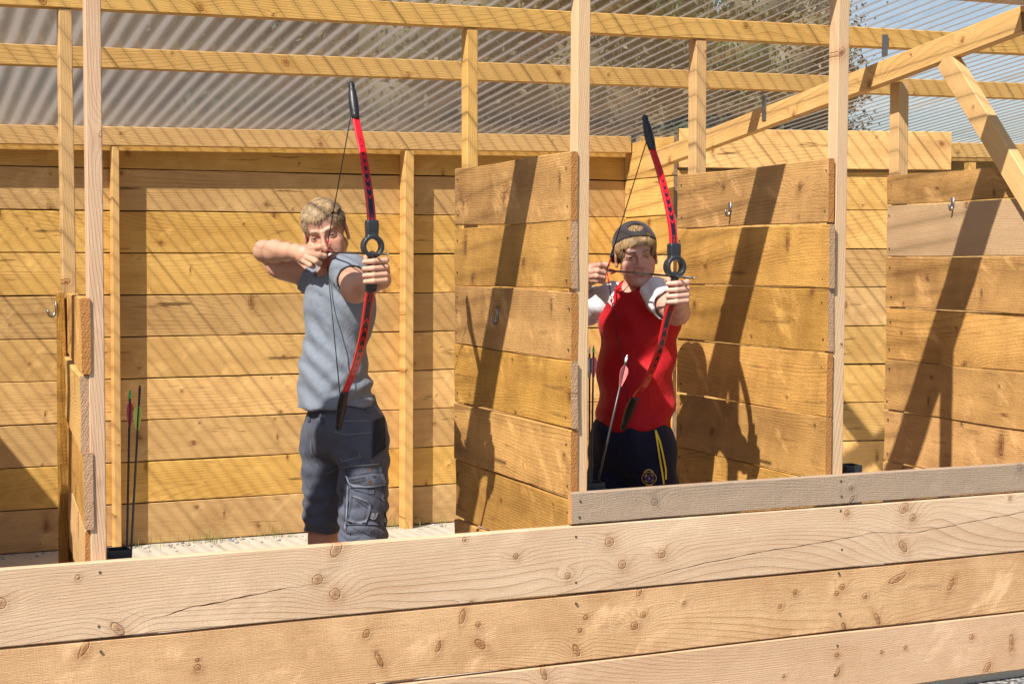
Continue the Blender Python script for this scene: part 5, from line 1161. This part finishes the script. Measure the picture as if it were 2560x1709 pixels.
# ------------------------------------------------------------------ bows
def crom(pts, n=8):
    P = [np.array(p, float) for p in pts]; P = [2*P[0]-P[1]]+P+[2*P[-1]-P[-2]]; out = []
    for i in range(1, len(P)-2):
        for k in range(n):
            t = k/n; out.append(.5*((2*P[i])+(-P[i-1]+P[i+1])*t+(2*P[i-1]-5*P[i]+4*P[i+1]-P[i+2])*t*t+(-P[i-1]+3*P[i]-3*P[i+1]+P[i+2])*t**3))
    out.append(P[-2]); return out
def limb_mat():
    k = NT('red_limb_with_black_arrowheads'); at_ = k.new('Attribute', attribute_name='Col'); sp = k.new('SeparateColor', {0: at_.outputs['Color']})
    along, across, face = sp.outputs[0], sp.outputs[1], sp.outputs[2]
    ac = k.math('ABSOLUTE', k.math('SUBTRACT', across, .5))
    ph = k.math('FRACT', k.math('SUBTRACT', k.math('MULTIPLY', along, 17.0), k.math('MULTIPLY', ac, 1.5)))
    size = k.mapr(along, .30, .62, 1.0, 0.0, False)
    head = k.math('MULTIPLY', k.math('LESS_THAN', ph, k.math('ADD', .16, k.math('MULTIPLY', size, .56))), k.math('LESS_THAN', ac, k.math('ADD', .05, k.math('MULTIPLY', size, .24))))
    head = k.math('MULTIPLY', head, k.math('MULTIPLY', k.math('LESS_THAN', along, .62), k.math('GREATER_THAN', along, .0)))
    solid = k.math('MULTIPLY', k.math('LESS_THAN', along, .165), k.math('LESS_THAN', ac, .27)); blk = k.math('MULTIPLY', k.math('MAXIMUM', head, solid), k.math('GREATER_THAN', face, .5))
    k.set(k.b.inputs['Base Color'], k.mix(blk, (.60,.010,.018), (.012,.012,.016))); k.b.inputs['Roughness'].default_value = .28; k.b.inputs['Coat Weight'].default_value = .4; return k.m
M['limb'] = limb_mat(); M['string'] = simple('black_bowstring', (.012,.012,.012), .6); M['riser'] = simple('moulded_black_riser', (.022,.024,.028), .40, noise=.2, nscale=40); M['redtext'] = simple('red_lettering', (.62,.02,.05), .4)
def text_mesh(name, txt, mat, parent, origin, ex, ey, length, height):
    polys = text_polys(txt, (0,0), (1,0), (0,1), 1.0); V = []; F = []
    mh = max(abs(p[1]) for f in polys for p in f)
    for f in polys:
        F.append(list(range(len(V), len(V)+len(f)))); V += [tuple(np.array(origin)+np.array(ex)*p[0]*length+np.array(ey)*p[1]/mh*height) for p in f]
    return mesh_obj(name, V, F, mat, parent)
def bow(label, X, upper, lower, grip, nock, ring_z):
    """upper / lower: (Y, z) outline from the riser socket to the tip, in the bow's own upright plane at X"""
    root = tag(empty('bow', (X, grip[0], grip[1])), label, 'bow', 'bows drawn by the archers'); O = np.array((X, grip[0], grip[1]))
    tipn = []
    for nm, prof, sgn in (('limb', upper, 1), ('limb', lower, -1)):
        pts = crom([(0, p[0], p[1]) for p in prof], 8); P = np.array(pts)-np.array((0, grip[0], grip[1])); n = len(P)
        T = np.gradient(P, axis=0); T /= _n(T)[:,None]; Nf = np.cross(np.array((1.0,0,0)), T); Nf *= np.sign(-Nf[:,1:2]+1e-9)      # the face that looks forward
        s = np.concatenate([[0], np.cumsum(_n(np.diff(P, axis=0)))]); s /= s[-1]
        cut = int(n*.80); V = []; Cc = []; F = []
        for i in range(cut+1):
            w = .0145-.0035*s[i]; th = .0062-.0018*s[i]
            for a, b in ((-1,-.75),(-.75,-1),(0,-1),(.75,-1),(1,-.75),(1,.75),(.75,1),(-.75,1),(-1,.75)):
                V.append(P[i]+np.array((a*w,0,0))-Nf[i]*th*b); Cc.append((s[i], .5+a*.5, 1.0 if b < -.7 else 0.0))
        q = 9
        for i in range(cut):
            for j in range(q): F.append((i*q+j, i*q+(j+1)%q, (i+1)*q+(j+1)%q, (i+1)*q+j))
        F.append(tuple(range(q))); F.append(tuple(cut*q+j for j in range(q))[::-1])
        lo = mesh_obj(nm, V, F, M['limb'], root, False, np.array(Cc))
        # black tip sleeve, swelling then knobbed at the very end
        mb = MB(); tp = P[cut-1:]; m = len(tp); rr = [.0125+.0045*math.sin(math.pi*min(1, i/(m-1)*1.15)) for i in range(m)]
        d = tp[-1]-tp[-2]; d /= np.linalg.norm(d); tp2 = list(tp[:-1]-Nf[cut-1:][:-1]*-.0)+[tp[-1]-d*.008, tp[-1], tp[-1]+d*.012, tp[-1]+d*.018]; rr = rr[:-1]+[.0095,.0118,.0105,.004]
        mb.tube(tp2, rr, 12); mb.build('tip_sleeve', M['blackp'], root, True)
        tipn.append(P[int(n*.86)]-Nf[int(n*.86)]*.014)
        # lettering on the front face next to the riser
        i0, i1 = 0, int(n*.17); e = P[i1]-P[i0]; Lg = np.linalg.norm(e); e /= Lg; nf = Nf[max(1,i1//2)]
        side = np.array((1.0,0,0))
        if sgn > 0: text_mesh('lettering', 'DISCOVERY  100', M['redtext'], root, P[i0]+e*Lg*.10+nf*.0068+side*.0040, e, -side, Lg*.85, .0085)
        else: text_mesh('lettering', 'GEOLOGIC', M['redtext'], root, P[i0]+e*Lg*.80+nf*.0068+side*.0040, -e, -side, Lg*.66, .0085)
    # riser: tapered sockets, grip, and the round arrow window
    rz = ring_z-grip[1]; uz = upper[0][1]-grip[1]; lz = lower[0][1]-grip[1]; uy = upper[0][0]-grip[0]; ly = lower[0][0]-grip[0]
    pr = [BX((0, uy*.6, (rz+.034+uz)/2+.004), (.0200,.0155,(uz-rz-.034)/2+.012), None, .005, k=.008), BX((0, uy*.8, uz-.006), (.0180,.0140,.014), None, .004, k=.008),
          RC((0,0,rz-.03), (0,ly*.5,lz+.02), .0150, .0155, k=.012), BX((0, ly*.85, lz+.010), (.0180,.0150,.016), None, .006, k=.012)]
    ringp = dict(f=lambda Q: np.maximum(np.abs(np.hypot(Q[...,0]-.001, Q[...,2]-rz)-.0312)-.0052, np.abs(Q[...,1])-.0165)-.001, c=np.array((.001,0,rz)), r=.05, op='u', k=.004)
    pr.append(ringp)
    V, F = surface(pr, *grid(pr, .0026, None, .01)); fast_mesh('riser', V, F, M['riser'], root)
    nk = np.array(nock)-O
    mb = MB(); mb.tube([tipn[0], nk], .0019, 6); mb.tube([nk, tipn[1]], .0019, 6); mb.build('bowstring', M['string'], root, True)
    mb = MB()
    for t in tipn:
        d = (t-nk)/np.linalg.norm(t-nk); mb.tube([nk+d*.012, nk+d*.055], .0030, 8)
    mb.build('serving', M['red'], root, True)
    return root
bow('red and black bow held by the man in grey', 1.523, [(4.775,1.652),(4.784,1.703),(4.818,1.791),(4.879,1.91),(4.951,2.026),(4.992,2.128)], [(4.792,1.436),(4.825,1.375),(4.875,1.281),(4.967,1.172),(5.099,1.064),(5.170,.948)], (4.772,1.500), (1.523,5.319,1.566), 1.581)
bow('red and black bow held by the boy in red', 2.55, [(4.582,1.578),(4.590,1.640),(4.616,1.712),(4.680,1.836),(4.745,1.936),(4.794,2.036)], [(4.590,1.388),(4.627,1.334),(4.689,1.208),(4.786,1.093),(4.869,1.031),(4.952,.925)], (4.576,1.445), (2.55,5.096,1.498), 1.513)
ga = 'arrows drawn on the bows'
arrow('arrow', (1.523,5.319,1.566), (1.523,4.600,1.554), 'dark arrow drawn on the bow of the man in grey', M['nwhite'], [(M['vwhite'],30),(M['vred'],150),(M['vred'],270)], group=ga, r=.0036, vlen=.06, voff=.022)
arrow('arrow', (2.55,5.096,1.498), (2.551,4.435,1.4755), 'dark arrow drawn on the bow of the boy in red', M['carbon'], [(M['vcoral'],30),(M['vred'],150),(M['vcoral'],270)], group=ga, r=.0038, vlen=.06, voff=.022)

# ------------------------------------------------------------------ stones and grass along the foot of the back wall, gravel outside
def stones(name, pts, smin, smax, mats, seed, flat=.6):
    r = np.random.default_rng(seed); t = (1+5**.5)/2
    ico = np.array([(-1,t,0),(1,t,0),(-1,-t,0),(1,-t,0),(0,-1,t),(0,1,t),(0,-1,-t),(0,1,-t),(t,0,-1),(t,0,1),(-t,0,-1),(-t,0,1)], float); ico /= _n(ico)[:,None]
    fc = np.array([(0,11,5),(0,5,1),(0,1,7),(0,7,10),(0,10,11),(1,5,9),(5,11,4),(11,10,2),(10,7,6),(7,1,8),(3,9,4),(3,4,2),(3,2,6),(3,6,8),(3,8,9),(4,9,5),(2,4,11),(6,2,10),(8,6,7),(9,8,1)])
    n = len(pts); sz = r.uniform(smin, smax, (n,1,1)); V = ico[None]*(1+r.uniform(-.28,.28,(n,12,1)))*sz*r.uniform(.6,1.25,(n,1,3))*np.array([1,1,flat])
    a = r.uniform(0,6.28,n); ca, sa = np.cos(a)[:,None], np.sin(a)[:,None]; x = V[...,0]*ca-V[...,1]*sa; y = V[...,0]*sa+V[...,1]*ca; V = np.stack([x,y,V[...,2]],-1)+pts[:,None,:]+np.array([0,0,1.0])*sz*flat*.6
    F = (fc[None]+(np.arange(n)*12)[:,None,None]).reshape(-1,3); o = fast_mesh(name, V.reshape(-1,3), F, mats, smooth=False); tag(o, kind='stuff'); return o
def stone_mat():
    k = NT('limestone_chips'); g = k.new('NewGeometry'); cr = k.new('ValToRGB', {0: g.outputs['Random Per Island']}); e = cr.color_ramp.elements
    e[0].color = (.20,.21,.23,1); e[1].color = (.50,.47,.43,1)
    for p, c in ((.3,(.30,.31,.33,1)),(.55,(.34,.33,.32,1)),(.7,(.62,.60,.57,1)),(.85,(.40,.30,.21,1))): e.new(p).color = c
    k.set(k.b.inputs['Base Color'], cr.outputs[0]); k.b.inputs['Roughness'].default_value = .8; return k.m
M['stone'] = stone_mat(); r = np.random.default_rng(21)
n = 4200; pts = np.stack([r.uniform(4.2,6.6,n), 4.386-r.uniform(0,.75,n), -.03+r.uniform(0,.012,n)], 1); stones('gravel', pts, .006, .016, M['stone'], 22)
n = 200; yy = YB-.03-np.abs(r.normal(0,.11,n)); pts = np.stack([r.uniform(.55,4.1,n), np.clip(yy, 6.9, 8.24), np.zeros(n)], 1); pts = pts[(pts[:,1] > 7.6)]
k = np.abs(pts[:,0]-1.75) < 2.4; stones('loose_stones', pts[k], .003, .013, M['stone'], 23)
gk = NT('grass_blade'); g_ = gk.new('NewGeometry'); gk.set(gk.b.inputs['Base Color'], gk.mix(g_.outputs['Random Per Island'], (.10,.19,.03), (.30,.33,.10))); gk.b.inputs['Roughness'].default_value = .6
V = []; F = []
for cx_, nn in ((1.40,16),(1.66,34),(1.72,14),(2.02,26),(2.68,26),(2.76,10),(2.98,14)):
    for i in range(nn):
        x, y = cx_+r.normal(0,.07), YB-.02-abs(r.normal(0,.05)); L = r.uniform(.05,.13); a = r.uniform(0,6.28); lean = r.uniform(.4,1.3); w = .0016; dx, dy = math.cos(a), -abs(math.sin(a))*.8
        P = [(x, y, 0), (x+dx*L*.35*lean*.5, y+dy*L*.35*lean*.5, L*.5), (x+dx*L*lean*.7, y+dy*L*lean*.7, L*(.85-.35*lean*.5))]
        b = len(V)
        for j, p in enumerate(P): ww = w*(1, .8, .15)[j]; V += [(p[0]-dy*ww, p[1]+dx*ww, p[2]), (p[0]+dy*ww, p[1]-dx*ww, p[2])]
        F += [(b,b+1,b+3,b+2),(b+2,b+3,b+5,b+4)]
tag(mesh_obj('grass', V, F, gk.m), kind='stuff')
